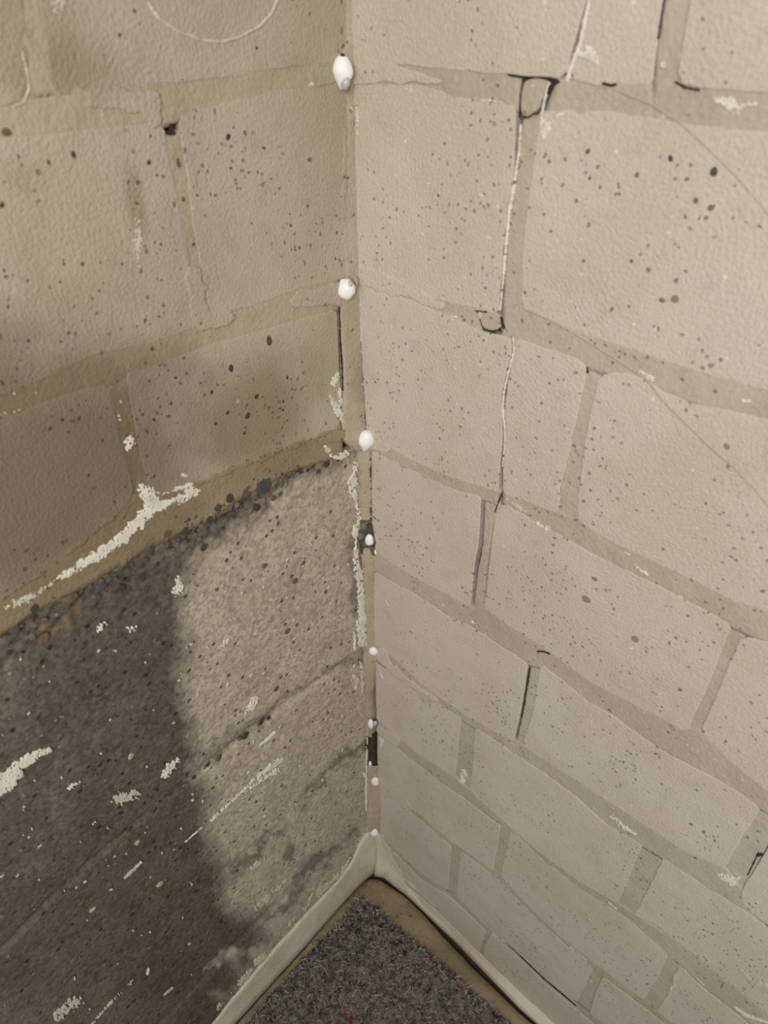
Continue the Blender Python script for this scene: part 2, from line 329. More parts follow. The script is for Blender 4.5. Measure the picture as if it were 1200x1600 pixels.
# ------------------------------------------------------------ right wall
wall_right = box('wall_right', (-.05, .008, -.08), (1.0, .10, 1.45), M_DEEP)
tag(wall_right, 'pale beige block masonry wall on the right of the corner, with open cracks', 'wall', kind='structure')
R = 'R'
def rb(pts, **k): return slab_piece('block', R, pts, M_RB, wall_right, **k)
def rm(up, lo, **k): return ribbon('mortar_joint', R, up, lo, k.pop('mat', M_RM), wall_right, **k)
XR = 1420
rblocks = [
 # row 0
 [(549, -190), (549, 60), (551, 101), (600, 101), (690, 107), (795, 117), (845, 120), (882, 124), (897, 70), (918, 0), (955, -190)],
 [(958, -190), (923, 0), (903, 70), (889, 126), (960, 134), (1019, 136), (1026, 60), (1036, 0), (1060, -190)],
 [(1100, -190), (1078, 0), (1068, 60), (1056, 128), (1095, 140), (1200, 145), (XR, 155), (XR, -190)],
 # row 1
 [(552, 132), (600, 130), (650, 132), (740, 155), (785, 161), (808, 164), (803, 225), (801, 280), (790, 345), (785, 400), (779, 492), (755, 486), (720, 476), (665, 466), (610, 438), (556, 420)],
 [(843, 172), (885, 170), (935, 172), (1020, 182), (1065, 192), (1200, 208), (XR, 238), (XR, 668), (1200, 612), (1070, 575), (980, 545), (900, 520), (815, 481), (815, 400), (828, 290)],
 # row 2
 [(558, 440), (610, 456), (700, 493), (750, 517), (797, 526), (800, 545), (794, 575), (785, 610), (783, 650), (786, 680), (781, 730), (779, 770), (700, 745), (640, 718), (592, 690), (572, 675)],
 [(804, 527), (850, 542), (895, 555), (917, 572), (917, 585), (905, 635), (890, 700), (877, 760), (873, 803), (830, 788), (785, 771), (786, 730), (791, 680), (788, 650), (790, 612), (799, 575), (804, 545)],
 [(935, 588), (965, 580), (990, 585), (1020, 600), (1040, 615), (1100, 632), (1200, 655), (XR, 715), (XR, 1062), (1200, 957), (1140, 938), (1080, 905), (1020, 878), (960, 850), (905, 818), (900, 800), (912, 695)],
 # row 3
 [(580, 702), (600, 712), (665, 745), (710, 765), (752, 775), (750, 800), (747, 850), (740, 890), (735, 950), (700, 930), (650, 905), (592, 868), (581, 850)],
 [(787, 786), (835, 815), (890, 845), (950, 878), (1015, 908), (1075, 940), (1144, 977), (1120, 1040), (1095, 1095), (1074, 1146), (1035, 1125), (980, 1097), (920, 1065), (880, 1035), (835, 1003), (790, 975), (757, 950), (762, 890), (768, 845), (774, 800)],
 [(1158, 993), (1200, 1003), (XR, 1130), (XR, 1385), (1200, 1238), (1145, 1195), (1094, 1143), (1115, 1095), (1138, 1040)],
 # row 4
 [(584, 893), (600, 903), (650, 930), (700, 962), (740, 982), (785, 1012), (825, 1036), (824, 1050), (819, 1080), (811, 1120), (803, 1158), (765, 1140), (720, 1113), (665, 1075), (610, 1024), (584, 1005)],
 [(845, 1038), (880, 1065), (910, 1090), (960, 1120), (1000, 1150), (1050, 1182), (1100, 1207), (1150, 1235), (1190, 1262), (1165, 1300), (1132, 1357), (1060, 1325), (1010, 1292), (950, 1252), (880, 1207), (815, 1165), (832, 1110)],
 [(1222, 1290), (1190, 1340), (1158, 1394), (1160, 1415), (1200, 1447), (XR, 1590), (XR, 1420)],
 # row 5
 [(585, 1030), (600, 1040), (650, 1077), (721, 1122), (717, 1165), (711, 1213), (665, 1188), (620, 1152), (588, 1125)],
 [(743, 1136), (800, 1175), (845, 1205), (900, 1245), (950, 1290), (1003, 1320), (985, 1365), (966, 1413), (930, 1393), (900, 1374), (840, 1330), (785, 1282), (735, 1237), (738, 1190)],
 [(1036, 1340), (1100, 1385), (1155, 1418), (1200, 1450), (XR, 1600), (XR, 1770), (1200, 1585), (1150, 1545), (1070, 1480), (1020, 1443), (990, 1430), (1012, 1390)],
 # row 6
 [(589, 1148), (610, 1160), (665, 1205), (720, 1245), (782, 1290), (778, 1320), (770, 1361), (740, 1340), (705, 1315), (655, 1272), (610, 1235), (590, 1218)],
 [(797, 1296), (850, 1345), (900, 1385), (950, 1415), (985, 1440), (1045, 1492), (1030, 1525), (1005, 1563), (960, 1530), (925, 1503), (880, 1468), (825, 1416), (782, 1368), (790, 1330)],
 [(1062, 1508), (1100, 1545), (1160, 1592), (1260, 1680), (1230, 1720), (1080, 1622), (1026, 1580), (1045, 1550)],
 # row 7
 [(590, 1232), (610, 1243), (655, 1280), (705, 1323), (703, 1350), (700, 1391), (680, 1380), (655, 1362), (625, 1335), (592, 1302)],
 [(719, 1330), (772, 1369), (825, 1422), (880, 1474), (927, 1512), (915, 1540), (901, 1566), (880, 1552), (820, 1499), (755, 1444), (713, 1397), (716, 1365)],
 [(941, 1525), (1000, 1570), (1080, 1632), (1200, 1730), (1170, 1790), (1020, 1672), (921, 1582), (930, 1550)],
 # row 8
 [(596, 1312), (625, 1341), (660, 1377), (700, 1399), (730, 1427), (760, 1456), (752, 1476), (745, 1500), (690, 1440), (640, 1395), (597, 1350)],
 [(766, 1458), (820, 1506), (850, 1536), (900, 1577), (1000, 1665), (1150, 1790), (1100, 1800), (860, 1610), (752, 1502), (757, 1478)],
]
for k, b in enumerate(rblocks): rb(b, h=random.Random(k).uniform(-.0003, .0004))
# bed joints (upper edge, lower edge)
rm([(549, 98), (600, 101), (690, 107), (795, 117), (813, 120)], [(549, 130), (600, 130), (650, 132), (740, 155), (785, 161), (813, 166)])
rm([(868, 127), (900, 128), (960, 135), (1019, 136)], [(850, 176), (885, 172), (935, 172), (1020, 182)], eu=.002)
rm([(1019, 132), (1056, 134), (1095, 144), (1200, 147), (XR, 157)], [(1020, 182), (1065, 192), (1120, 198), (1200, 208), (XR, 238)], h=-0.0005)
rm([(556, 415), (610, 438), (665, 466), (720, 476), (755, 486)], [(556, 440), (610, 456), (665, 478), (700, 493), (742, 515)])
rm([(785, 488), (815, 481), (900, 520), (980, 545), (1070, 575), (1200, 612), (XR, 668)], [(787, 526), (850, 542), (917, 572), (965, 580), (1020, 600), (1100, 632), (1200, 655), (XR, 715)])
rm([(572, 680), (592, 690), (640, 718), (700, 745), (780, 771)], [(578, 700), (600, 712), (665, 745), (710, 765), (764, 781)], h=-0.0004)
rm([(785, 771), (830, 788), (873, 803), (905, 818), (960, 850), (1020, 878), (1080, 905), (1140, 938), (1200, 957), (XR, 1062)], [(789, 784), (835, 815), (890, 845), (950, 878), (1015, 908), (1075, 940), (1144, 977), (1200, 1003), (XR, 1130)])
rm([(581, 860), (592, 868), (650, 905), (700, 930), (735, 950), (757, 950), (790, 975), (835, 1003), (880, 1035), (920, 1065), (980, 1097), (1035, 1125), (1094, 1143), (1145, 1195), (1200, 1238), (XR, 1385)],
   [(584, 893), (600, 903), (650, 930), (700, 962), (740, 982), (785, 1012), (825, 1038), (845, 1042), (880, 1065), (910, 1090), (960, 1120), (1000, 1150), (1050, 1182), (1100, 1207), (1190, 1262), (XR, 1420)])
rm([(584, 1005), (610, 1024), (665, 1075), (720, 1113), (765, 1140), (815, 1165), (880, 1207), (950, 1252), (1010, 1292), (1060, 1325), (1132, 1357), (1158, 1394), (1200, 1445), (XR, 1590)],
   [(585, 1030), (600, 1040), (650, 1077), (721, 1124), (743, 1138), (800, 1175), (845, 1205), (900, 1245), (950, 1290), (1003, 1322), (1036, 1342), (1100, 1385), (1200, 1452), (XR, 1602)], h=-0.0004)
rm([(588, 1125), (620, 1152), (665, 1188), (711, 1215), (735, 1237), (785, 1282), (840, 1330), (900, 1374), (966, 1413), (990, 1430), (1070, 1480), (1150, 1545), (1200, 1585), (XR, 1770)],
   [(589, 1148), (610, 1160), (665, 1205), (720, 1245), (790, 1292), (850, 1345), (900, 1385), (950, 1415), (985, 1440), (1045, 1492), (1100, 1545), (1160, 1592), (XR, 1800)], h=-0.0004)
rm([(590, 1218), (610, 1235), (655, 1272), (705, 1315), (740, 1340), (776, 1364), (825, 1416), (880, 1468), (925, 1503), (1005, 1563), (1080, 1622)],
   [(590, 1232), (610, 1243), (655, 1280), (705, 1323), (772, 1371), (825, 1422), (880, 1474), (927, 1514), (1000, 1572), (1080, 1632)], h=-0.0004)
rm([(592, 1302), (625, 1335), (655, 1362), (680, 1380), (713, 1397), (755, 1444), (820, 1499), (880, 1552), (921, 1580), (1020, 1672)],
   [(596, 1312), (625, 1341), (660, 1377), (700, 1401), (730, 1427), (765, 1458), (820, 1506), (850, 1536), (900, 1577), (1000, 1665)], h=-0.0007, eu=-.0004)
# head joints, traced as (left edge, right edge)
G = .0
rm([(1062, -190), (1040, 0), (1030, 60), (1022, 136)], [(1100, -190), (1078, 0), (1068, 60), (1056, 134)], eu=.001, h=-0.0008)
rm([(814, 184), (808, 240), (803, 290), (793, 350), (789, 400), (784, 495)], [(843, 178), (836, 240), (828, 290), (818, 400), (813, 484)], eu=-.0002, h=-0.0008)
rm([(917, 575), (905, 635), (890, 700), (873, 806)], [(936, 588), (927, 635), (912, 695), (899, 812)], h=-0.0009)
rm([(757, 783), (754, 850), (745, 900), (739, 955)], [(782, 790), (768, 830), (759, 890), (754, 955)], eu=-.0001, el=-.0002, h=-0.0006)
rm([(1144, 975), (1120, 1040), (1074, 1146)], [(1158, 990), (1138, 1040), (1093, 1146)], h=-0.0007)
rm([(828, 1040), (822, 1080), (806, 1162)], [(846, 1040), (833, 1110), (816, 1166)], eu=-.0002, h=-0.0007)
rm([(1190, 1260), (1165, 1300), (1132, 1360)], [(1222, 1288), (1190, 1340), (1160, 1396)], h=-0.0007, el=-.0004)
rm([(721, 1121), (717, 1165), (711, 1216)], [(743, 1136), (738, 1190), (734, 1238)], h=-0.0006)
rm([(1003, 1320), (985, 1365), (966, 1415)], [(1036, 1341), (1012, 1390), (990, 1432)], h=-0.0007)
rm([(782, 1289), (778, 1320), (770, 1363)], [(797, 1296), (790, 1330), (783, 1370)], h=-0.0005)
rm([(1045, 1491), (1030, 1525), (1005, 1565)], [(1062, 1508), (1045, 1550), (1026, 1581)], h=-0.0005)
rm([(705, 1321), (703, 1350), (700, 1393)], [(719, 1330), (716, 1365), (713, 1398)], h=-0.0005)
rm([(927, 1512), (915, 1540), (901, 1567)], [(941, 1524), (930, 1550), (921, 1582)], h=-0.0005)
rm([(762, 1455), (752, 1477), (745, 1500)], [(767, 1458), (757, 1479), (752, 1503)], h=-.0006)
# loose mortar lump between the cracks and a round filled drill hole
slab_piece('mortar_lump', R, [(817, 123), (840, 120), (860, 127), (856, 140), (846, 152), (842, 170), (825, 184), (813, 180), (812, 150)], M_RM, wall_right, h=-.0004, step=.002)
slab_piece('mortar_lump', R, [(760, 486), (775, 487), (784, 499), (781, 514), (766, 517), (753, 511), (750, 497)], M_RM, wall_right, h=.0001, step=.002, jit=.0003)
slab_piece('mortar_lump', R, [(745, 487), (752, 487), (752, 500), (746, 497)], M_PAINT2, wall_right, h=.0001, step=.002, jit=.0003)

# ------------------------------------------------------------ left wall
wall_left = box('wall_left', (-.10, -.95, -.08), (-.008, .05, 1.45), M_DEEP)
tag(wall_left, 'left wall, smeared block courses above a dark damp concrete base', 'wall', kind='structure')
L = 'L'; XL = -260
def lb(pts, **k): return slab_piece('block', L, pts, M_LB, wall_left, **k)
def lm(up, lo, **k): return ribbon('mortar_joint', L, up, lo, k.pop('mat', M_LM), wall_left, **k)
lblocks = [
 [(XL, -190), (20, -190), (36, 0), (46, 70), (42, 150), (20, 164), (0, 168), (XL, 200)],
 [(50, -190), (62, 0), (76, 95), (84, 148), (120, 148), (200, 134), (285, 130), (360, 120), (450, 105), (543, 95), (544, 0), (545, -190)],
 [(XL, 262), (0, 215), (50, 213), (130, 205), (256, 190), (263, 250), (275, 300), (292, 370), (300, 440), (311, 508), (260, 530), (150, 555), (75, 590), (0, 620), (XL, 735)],
 [(279, 180), (350, 162), (440, 141), (542, 128), (543, 300), (543, 434), (480, 448), (410, 472), (345, 492), (329, 496), (318, 440), (302, 350), (290, 260)],
 [(XL, 770), (0, 650), (40, 640), (80, 625), (150, 602), (171, 600), (180, 640), (190, 690), (204, 740), (212, 772), (190, 800), (80, 888), (0, 940), (XL, 1110)],
 [(196, 586), (215, 575), (300, 550), (350, 531), (420, 513), (500, 490), (526, 482), (530, 560), (534, 640), (530, 668), (480, 690), (400, 722), (310, 758), (238, 790), (232, 755), (222, 720), (206, 640)],
]
for b in lblocks: lb(b, jit=.0005, soft=.0003)
lm([(XL, 200), (0, 168), (42, 152), (84, 148), (200, 134), (285, 130), (360, 120), (450, 105), (547, 95)], [(XL, 262), (0, 215), (50, 213), (130, 205), (256, 190), (279, 180), (350, 162), (440, 141), (547, 126)], h=-0.0003)
lm([(XL, 735), (0, 620), (75, 590), (150, 555), (260, 530), (311, 508), (345, 492), (410, 472), (480, 448), (530, 436)], [(XL, 770), (0, 650), (40, 640), (80, 625), (171, 600), (215, 575), (300, 550), (350, 531), (420, 513), (500, 490), (530, 480)], h=-0.0003)
lm([(20, -190), (36, 0), (46, 70), (42, 155)], [(50, -190), (62, 0), (76, 95), (85, 150)], h=-0.0003)
lm([(260, 210), (264, 250), (275, 300), (292, 370), (300, 440), (311, 508)], [(277, 205), (290, 260), (302, 350), (318, 440), (330, 498)], h=-0.0006, eu=.002)
lm([(170, 600), (180, 640), (190, 690), (213, 774)], [(197, 588), (206, 640), (222, 720), (240, 790)], h=-0.0004)
# mortar bed between the last course and the concrete
lm([(XL, 1105), (0, 936), (80, 885), (190, 797), (214, 772), (238, 788), (310, 756), (400, 720), (480, 688), (534, 664)],
   [(XL, 1160), (0, 985), (60, 945), (130, 910), (200, 870), (260, 838), (330, 805), (400, 760), (460, 728), (540, 705)], mat=M_OC, h=-0.0003, rough=.0007, el=.004)

def poly_soft(X, Y, poly, soft):
    poly = np.array(poly, float); inside = np.zeros(X.shape, bool); D = np.full(X.shape, 1e9)
    for i in range(len(poly)):
        x0, y0 = poly[i]; x1, y1 = poly[(i+1) % len(poly)]
        c = ((y0 > Y) != (y1 > Y)) & (X < (x1-x0)*(Y-y0)/(y1-y0+1e-12)+x0); inside ^= c
        dx, dy = x1-x0, y1-y0; t = np.clip(((X-x0)*dx+(Y-y0)*dy)/(dx*dx+dy*dy+1e-9), 0, 1); D = np.minimum(D, np.hypot(X-x0-t*dx, Y-y0-t*dy))
    sd = np.where(inside, D, -D); return np.clip(sd/soft*.5+.5, 0, 1)
def build_concrete():
    led = unp(L, [(540, 706), (500, 712), (460, 720), (400, 750), (330, 795), (260, 828), (200, 860), (130, 898), (60, 935), (0, 975), (-260, 1150)])
    nu, nv = 330, 420; U = np.linspace(.002, .62, nu); top = np.interp(U, led[:, 0], led[:, 1])
    top = top+(fbm(U*120, U*0+3)-.5)*.006
    t = np.linspace(0, 1, nv); UU = np.repeat(U[:, None], nv, 1); VV = top[:, None]*(1-t)+(-.01)*t
    P = to_world(L, UU, VV, 0.0); px = proj(P.reshape(-1, 3)).reshape(nu, nv, 2); X, Y = px[..., 0], px[..., 1]
    wob = (fbm(X*.02, Y*.02, 4)-.5)*55; wob2 = (fbm(X*.09+4, Y*.09+9, 3)-.5)*16
    Xw, Yw = X+wob*.6+wob2, Y+(fbm(X*.02+9, Y*.02+2, 4)-.5)*40+wob2
    dry = poly_soft(Xw, Yw, [(620, 690), (450, 730), (420, 770), (395, 810), (360, 835), (318, 860), (292, 905), (286, 960), (288, 1040), (292, 1110), (300, 1150), (318, 1170), (312, 1210), (335, 1240), (320, 1280), (322, 1320), (345, 1350), (352, 1380), (340, 1405), (365, 1430), (400, 1440), (412, 1470), (395, 1510), (370, 1570), (345, 1620), (700, 1620), (700, 690)], 20)
    damp = 1-dry
    # darker rims inside the dry field: run-off tracks below the board steps and the wet foot by the corner
    trk = seg_field(Xw, Yw, [[(600, 1000, 13), (545, 1035, 12), (490, 1065, 6), (430, 1105, 7), (370, 1150, 12), (310, 1195, 13)], [(600, 1150, 9), (560, 1178, 10), (510, 1212, 9), (480, 1240, 9), (466, 1262, 6)],
        [(450, 1288, 5), (410, 1318, 8), (360, 1360, 11)], [(555, 1305, 7), (520, 1330, 10), (470, 1375, 11), (420, 1425, 10), (370, 1475, 11), (320, 1530, 10)], [(566, 850, 10), (562, 900, 14), (556, 950, 6)], [(458, 1322, 8), (448, 1345, 8)], [(575, 1010, 16), (560, 1030, 16)]])
    damp = np.maximum(damp, np.clip(trk/9+.35, 0, 1)*.62)
    band = np.clip(seg_field(Xw, Yw, [[(540, 715, 5), (470, 735, 10), (400, 775, 22), (330, 825, 30), (200, 890, 32), (60, 970, 40), (-100, 1060, 40)]])/18+.5, 0, 1)
    damp = np.clip(np.maximum(damp*(.75+.25*fbm(X*.012, Y*.012)/.5), band*.68*(.6+.8*fbm(X*.05, Y*.05))), 0, 1)
    och = np.clip(seg_field(Xw, Yw, [[(545, 705, 3), (400, 752, 5), (260, 832, 9), (100, 915, 14), (0, 975, 12), (-100, 1040, 10)], [(60, 985, 6), (120, 950, 8)]])/8+.2, 0, 1)
    scum = np.clip((fbm(X*.03+3, Y*.045+2, 3)-.56)*5, 0, 1)*np.clip(seg_field(X, Y, [[(530, 1340, 30), (430, 1440, 30), (350, 1540, 30)]])/20+.4, 0, 1)*.8
    scum = np.maximum(scum, np.clip(seg_field(Xw*1.0, Yw, [[(410, 1345, 8), (395, 1362, 6)], [(450, 1385, 6), (405, 1418, 8)], [(355, 1500, 7), (330, 1520, 5)], [(420, 1470, 5), (395, 1492, 7)]])/8+.3, 0, 1)*.75)
    # relief: pitted, stony band along the top; board steps below
    h = -.0010+(fbm(UU*70, VV*70)-.5)*.0012
    h = h+band*((fbm(UU*230, VV*230)-.5)*.006-.0008)
    for g, dp in (([(600, 995, 3), (560, 1022, 3), (440, 1108, 3), (330, 1192, 3), (190, 1308, 3), (90, 1398, 3), (0, 1490, 3), (-90, 1580, 3)], .003),
                  ([(580, 1160, 2), (500, 1217, 3), (465, 1262, 2)], .0024), ([(440, 1290, 2), (350, 1362, 3)], .0022),
                  ([(565, 1297, 2), (480, 1368, 3), (380, 1466, 3), (320, 1530, 3), (240, 1612, 3)], .003)):
        f = seg_field(X+wob2*.25, Y+wob2*.25, [g]); h = h-dp*np.clip(f/3+.9, 0, 1)
    h = h-np.clip((fbm(UU*300, VV*300, 2)-.74)*14, 0, 1)*.0012
    P = to_world(L, UU.ravel(), VV.ravel(), h.ravel()); F = grid_faces(nu, nv).tolist(); n = len(P)
    # upper lip back into the wall
    back = to_world(L, U, top, -.0075); P = np.concatenate([P, back]); F += [(i*nv, n+i, n+i+1, (i+1)*nv) for i in range(nu-1)]
    o = mesh_obj('concrete_base', P, F, M_CONC, wall_left, smooth=True,
                 attrs={k: np.concatenate([a.ravel(), a[:, 0]]) for k, a in (('damp', damp), ('scum', scum), ('ochre', och))})
    if o.data.polygons[1000].normal.x < 0: o.data.flip_normals()
    tag(o, 'dark damp concrete base with a pale dry area beside the corner'); return o
conc = build_concrete()

# ------------------------------------------------------------ pebbles in the walls
def pebble_mesh(mi, sd):
    rg = random.Random(sd); V = []; F = []; n = 7
    for k, (rr, hh) in enumerate(((1.0, -.3), (.92, .25), (.55, .42))):
        for i in range(n):
            a = 6.283*i/n; q = rr*(.78+.4*random.Random(sd*31+i).random()); V.append((q*math.cos(a), q*math.sin(a), hh*(.8+.3*rg.random())))
    for k in range(2):
        for i in range(n): j = (i+1) % n; F.append((k*n+i, k*n+j, (k+1)*n+j, (k+1)*n+i))
    F.append(tuple(2*n+i for i in range(n)))
    me = bpy.data.meshes.new('pebble'); me.from_pydata(V, [], F); me.materials.append(M_PEB[mi]); return me
PM = {(m, s): pebble_mesh(m, s+1) for m in range(7) for s in range(4)}
def pebble(side, x, y, rpx, mi, parent, flat=.35, asp=1.0, ang=0, h=-.0002):
    a, b = unp(side, [(x-rpx, y), (x+rpx, y)]); c, d = unp(side, [(x, y-rpx), (x, y+rpx)])
    r = .25*(np.linalg.norm(b-a)+np.linalg.norm(d-c)); u, v = unp(side, [(x, y)])[0]
    o = bpy.data.objects.new('pebble', PM[(mi, random.randrange(4))]); C.objects.link(o)
    p = Vector(to_world(side, u, v, h)); o.parent = parent; o.location = p-parent.location
    base = Matrix.Rotation(math.pi/2, 4, 'X') if side == 'R' else Matrix.Rotation(math.pi/2, 4, 'Z') @ Matrix.Rotation(math.pi/2, 4, 'X')
    o.rotation_euler = (base @ Matrix.Rotation(ang, 4, 'Z')).to_euler(); o.scale = (r*asp, r/asp, r*flat); return o
random.seed(5)
for x, y, r, m in ((1115, 268, 9, 0), (1048, 248, 6, 0), (1087, 313, 6, 1), (1111, 325, 6, 1), (995, 273, 5, 1), (918, 237, 5, 1), (1080, 258, 4, 2), (1073, 280, 4, 1), (968, 303, 3, 1), (1013, 422, 5, 0), (1056, 438, 4, 2), (912, 408, 4, 2), (987, 408, 4, 1),
                   (1098, 575, 4, 2), (929, 905, 5, 3), (916, 936, 8, 3), (992, 998, 7, 3), (912, 783, 3, 2), (1036, 858, 3, 2), (780, 77, 4, 2), (787, 848-110, 3, 3), (1063, 1078, 4, 2), (872, 1236, 3, 2), (1135, 698, 6, 3), (1137, 729, 4, 2), (883, 696, 4, 2), (857, 678, 4, 1), (1035, 469, 6, 3), (1055, 468, 8, 3), (828, 605, 5, 3), (960, 1400, 3, 2), (1100, 1300, 3, 2), (1080, 1288, 3, 2)):
    pebble(R, x, y, r*.85, m if r > 5 and m == 0 else {0: 5, 1: 6, 2: 5, 3: 5}[m], wall_right, .12, random.uniform(.85, 1.2), random.uniform(0, 3), h=.0001)
for x, y, r, m in ((10, 207, 9, 1), (357, 214, 6, 2), (115, 242, 6, 2), (76, 254, 5, 1), (3, 321, 6, 2), (233, 254, 5, 2), (401, 75, 3, 2), (484, 249, 5, 3), (302, 382, 3, 2), (421, 533, 8, 0), (361, 576, 6, 2), (387, 650, 6, 2), (401, 620, 5, 2), (372, 627, 4, 4), (331, 613, 4, 2), (356, 645, 4, 2),
                   (543, 683, 7, 2), (449, 600-10, 3, 2), (98, 656, 4, 2), (78, 670, 4, 2), (241, 744, 3, 2), (138, 743, 3, 2), (286, 312, 4, 1), (241, 656, 4, 2), (337, 662, 3, 2), (382, 677, 3, 2), (275, 590, 3, 2)):
    pebble(L, x, y, r*.8, m, wall_left, .12, random.uniform(.85, 1.2), random.uniform(0, 3), h=.0001)
# the stony band along the top edge of the concrete
big = [(412, 761, 14, 0), (384, 770, 7, 1), (360, 779, 8, 2), (343, 793, 7, 0), (372, 790, 6, 3), (428, 780, 6, 1), (330, 812, 7, 2), (306, 808, 6, 1), (425, 742, 5, 2), (395, 790, 5, 2), (290, 830, 7, 2), (262, 834, 8, 1), (235, 862, 8, 0), (160, 918, 8, 0), (192, 920, 7, 2), (145, 893, 8, 2), (115, 935, 9, 1), (70, 1000, 9, 1), (55, 950, 8, 2), (90, 920, 7, 3), (25, 985, 8, 0), (440, 735, 5, 1), (462, 909, 6, 2), (415, 885, 5, 2), (451, 987, 5, 2), (433, 1077, 5, 1), (510, 925, 4, 2), (60, 1131, 4, 2), (35, 1090, 4, 2), (186, 1115, 5, 2), (205, 1183, 6, 4), (250, 1383, 6, 4), (145, 1423, 5, 4), (325, 960-20, 4, 4), (195, 1322, 7, 1), (215, 1318, 5, 4), (475, 880, 5, 2)]
for x, y, r, m in big: pebble(L, x, y, r if r > 6 else r*.72, 1 if r <= 6 and m == 2 else m, wall_left, .4, random.uniform(.9, 1.15), random.uniform(0, 3), h=-.0008)
ax = np.array([540, 470, 400, 330, 260, 200, 130, 60, 0, -40]); ay = np.array([718, 735, 770, 815, 850, 880, 925, 970, 1005, 1030]); aw = np.array([6, 14, 26, 28, 28, 28, 34, 40, 42, 42])
for k in range(212):
    x = random.uniform(-20, 530) if k % 3 else random.uniform(280, 450); y = np.interp(x, ax[::-1], ay[::-1])+random.gauss(0, .42)*np.interp(x, ax[::-1], aw[::-1])
    pebble(L, x, y, random.choice((2, 2.5, 3, 3, 4, 5)), random.choice((0, 1, 1, 2, 2, 2, 3, 3)), wall_left, .4, random.uniform(.8, 1.3), random.uniform(0, 3), h=-.001)

for k in range(22):
    t = random.random(); x = 440-t*260; y = 1108+t*207+random.gauss(0, 5); pebble(L, x, y, random.choice((2, 3, 3, 4)), random.choice((1, 2, 2, 3)), wall_left, .4, random.uniform(.9, 1.4), random.uniform(0, 3), h=-.0015)
# ------------------------------------------------------------ corner fillet
corner = bpy.data.objects.new('trim_1', None); C.objects.link(corner)
tag(corner, 'tan mortar fillet filling the vertical corner between the two walls', 'mortar fillet', kind='structure')
def fillet(ys, mat, name='mortar_fillet', bulge=.0004):
    """ys: (y, x left, x right) in the photo, left edge on the left wall, right edge on the right wall"""
    a = np.array(ys, float); n = max(6, int((a[-1, 0]-a[0, 0])/3)); Y = np.linspace(a[0, 0], a[-1, 0], n)
    xl = np.interp(Y, a[:, 0], a[:, 1])+(fbm(Y*.12, Y*0+1)-.5)*3; xr = np.interp(Y, a[:, 0], a[:, 2])+(fbm(Y*.12, Y*0+7)-.5)*3
    ul = unp(L, np.stack([xl, Y], -1)); ur = unp(R, np.stack([xr, Y], -1)); m = 7
    A = to_world(L, np.maximum(ul[:, 0], .0015), ul[:, 1], .0002); B = to_world(R, np.maximum(ur[:, 0], .0015), ur[:, 1], .0002)
    t = np.linspace(0, 1, m)[None, :, None]; Gd = A[:, None]*(1-t)+B[:, None]*t
    bb = np.sin(np.linspace(0, np.pi, m))[None]*(bulge+(fbm(np.arange(n)[:, None]*.3, np.arange(m)[None]*.9)-.5)*.0012)
    Gd[..., 0] += bb*.7-.0; Gd[..., 1] -= bb*.7
    # returns into both walls
    Ai = A.copy(); Ai[:, 0] = -.006; Bi = B.copy(); Bi[:, 1] = .006
    V = np.concatenate([Ai[:, None], Gd, Bi[:, None]], 1); f = grid_faces(n, m+2)
    o = mesh_obj(name, V.reshape(-1, 3), f.tolist(), mat, corner, smooth=True)
    q = o.data.polygons[len(o.data.polygons)//2].normal
    if q.x-q.y < 0: o.data.flip_normals()
    return o
fillet([(-190, 541, 553), (0, 540, 551), (60, 541, 551), (88, 531, 553), (135, 531, 553), (160, 542, 553), (300, 541, 554), (432, 540, 558), (450, 532, 558), (470, 532, 556)], M_LB, bulge=.0002)
fillet([(462, 532, 552), (520, 533, 554), (570, 536, 562), (610, 537, 567), (640, 537, 569), (670, 535, 571), (690, 538, 577), (706, 558, 577)], M_CORNER)
fillet([(700, 560, 578), (760, 562, 579), (815, 564, 579), (826, 560, 581)], M_CORNER)
fillet([(812, 563, 580), (826, 562, 583), (845, 562, 586), (868, 566, 585)], M_CRUMB, bulge=-.0006)
fillet([(856, 565, 583), (900, 568, 584), (960, 571, 584), (1006, 573, 586), (1028, 568, 589), (1050, 569, 585), (1090, 572, 582), (1132, 573, 584), (1150, 573, 580)], M_CORNER)
fillet([(1146, 574, 584), (1200, 575, 588)], M_DEEP, bulge=-.0008)
fillet([(1196, 574, 590), (1225, 574, 594), (1262, 575, 595), (1300, 572, 594)], M_CORNER)

# ------------------------------------------------------------ paint, smears, scratches
pr = lambda segs, m=None, **k: smear('paint_splash', R, segs, m or M_PAINT, wall_right, **{**(dict(por=.001) if k.get('rag', 5) > 2.4 else {}), **k})
pl = lambda segs, m=None, **k: smear('paint_splash', L, segs, m or M_PAINT, wall_left, **{**(dict(por=.012) if k.get('rag', 5) > 2.4 else {}), **k})
skr = lambda segs, **k: smear('plaster_skim', R, segs, M_RB, wall_right, rag=7, freq=.06, thick=.0002, h0=.0003, **k)
skl = lambda segs, **k: smear('plaster_skim', L, segs, M_LB, wall_left, rag=8, freq=.05, thick=.0002, h0=.0003, **k)
skr([(556, 112, 22), (600, 112, 18), (650, 122, 8), (690, 128, 3)]); skr([(562, 430, 16), (610, 446, 12), (650, 462, 10), (690, 478, 5)]); skr([(582, 690, 10), (600, 700, 8)])
skr([(588, 1020, 10), (620, 1052, 7), (680, 1094, 4)]); skr([(592, 1140, 8), (620, 1160, 6)]); skr([(596, 1230, 7), (640, 1264, 5)])
skl([(150, 150, 16), (230, 160, 20), (240, 190, 12)]); skl([(300, 430, 14), (318, 500, 16), (360, 495, 10)]); skl([(500, 118, 16), (535, 112, 16)]); skl([(470, 468, 14), (535, 458, 18)]); skl([(540, 200, 4), (541, 400, 4)])
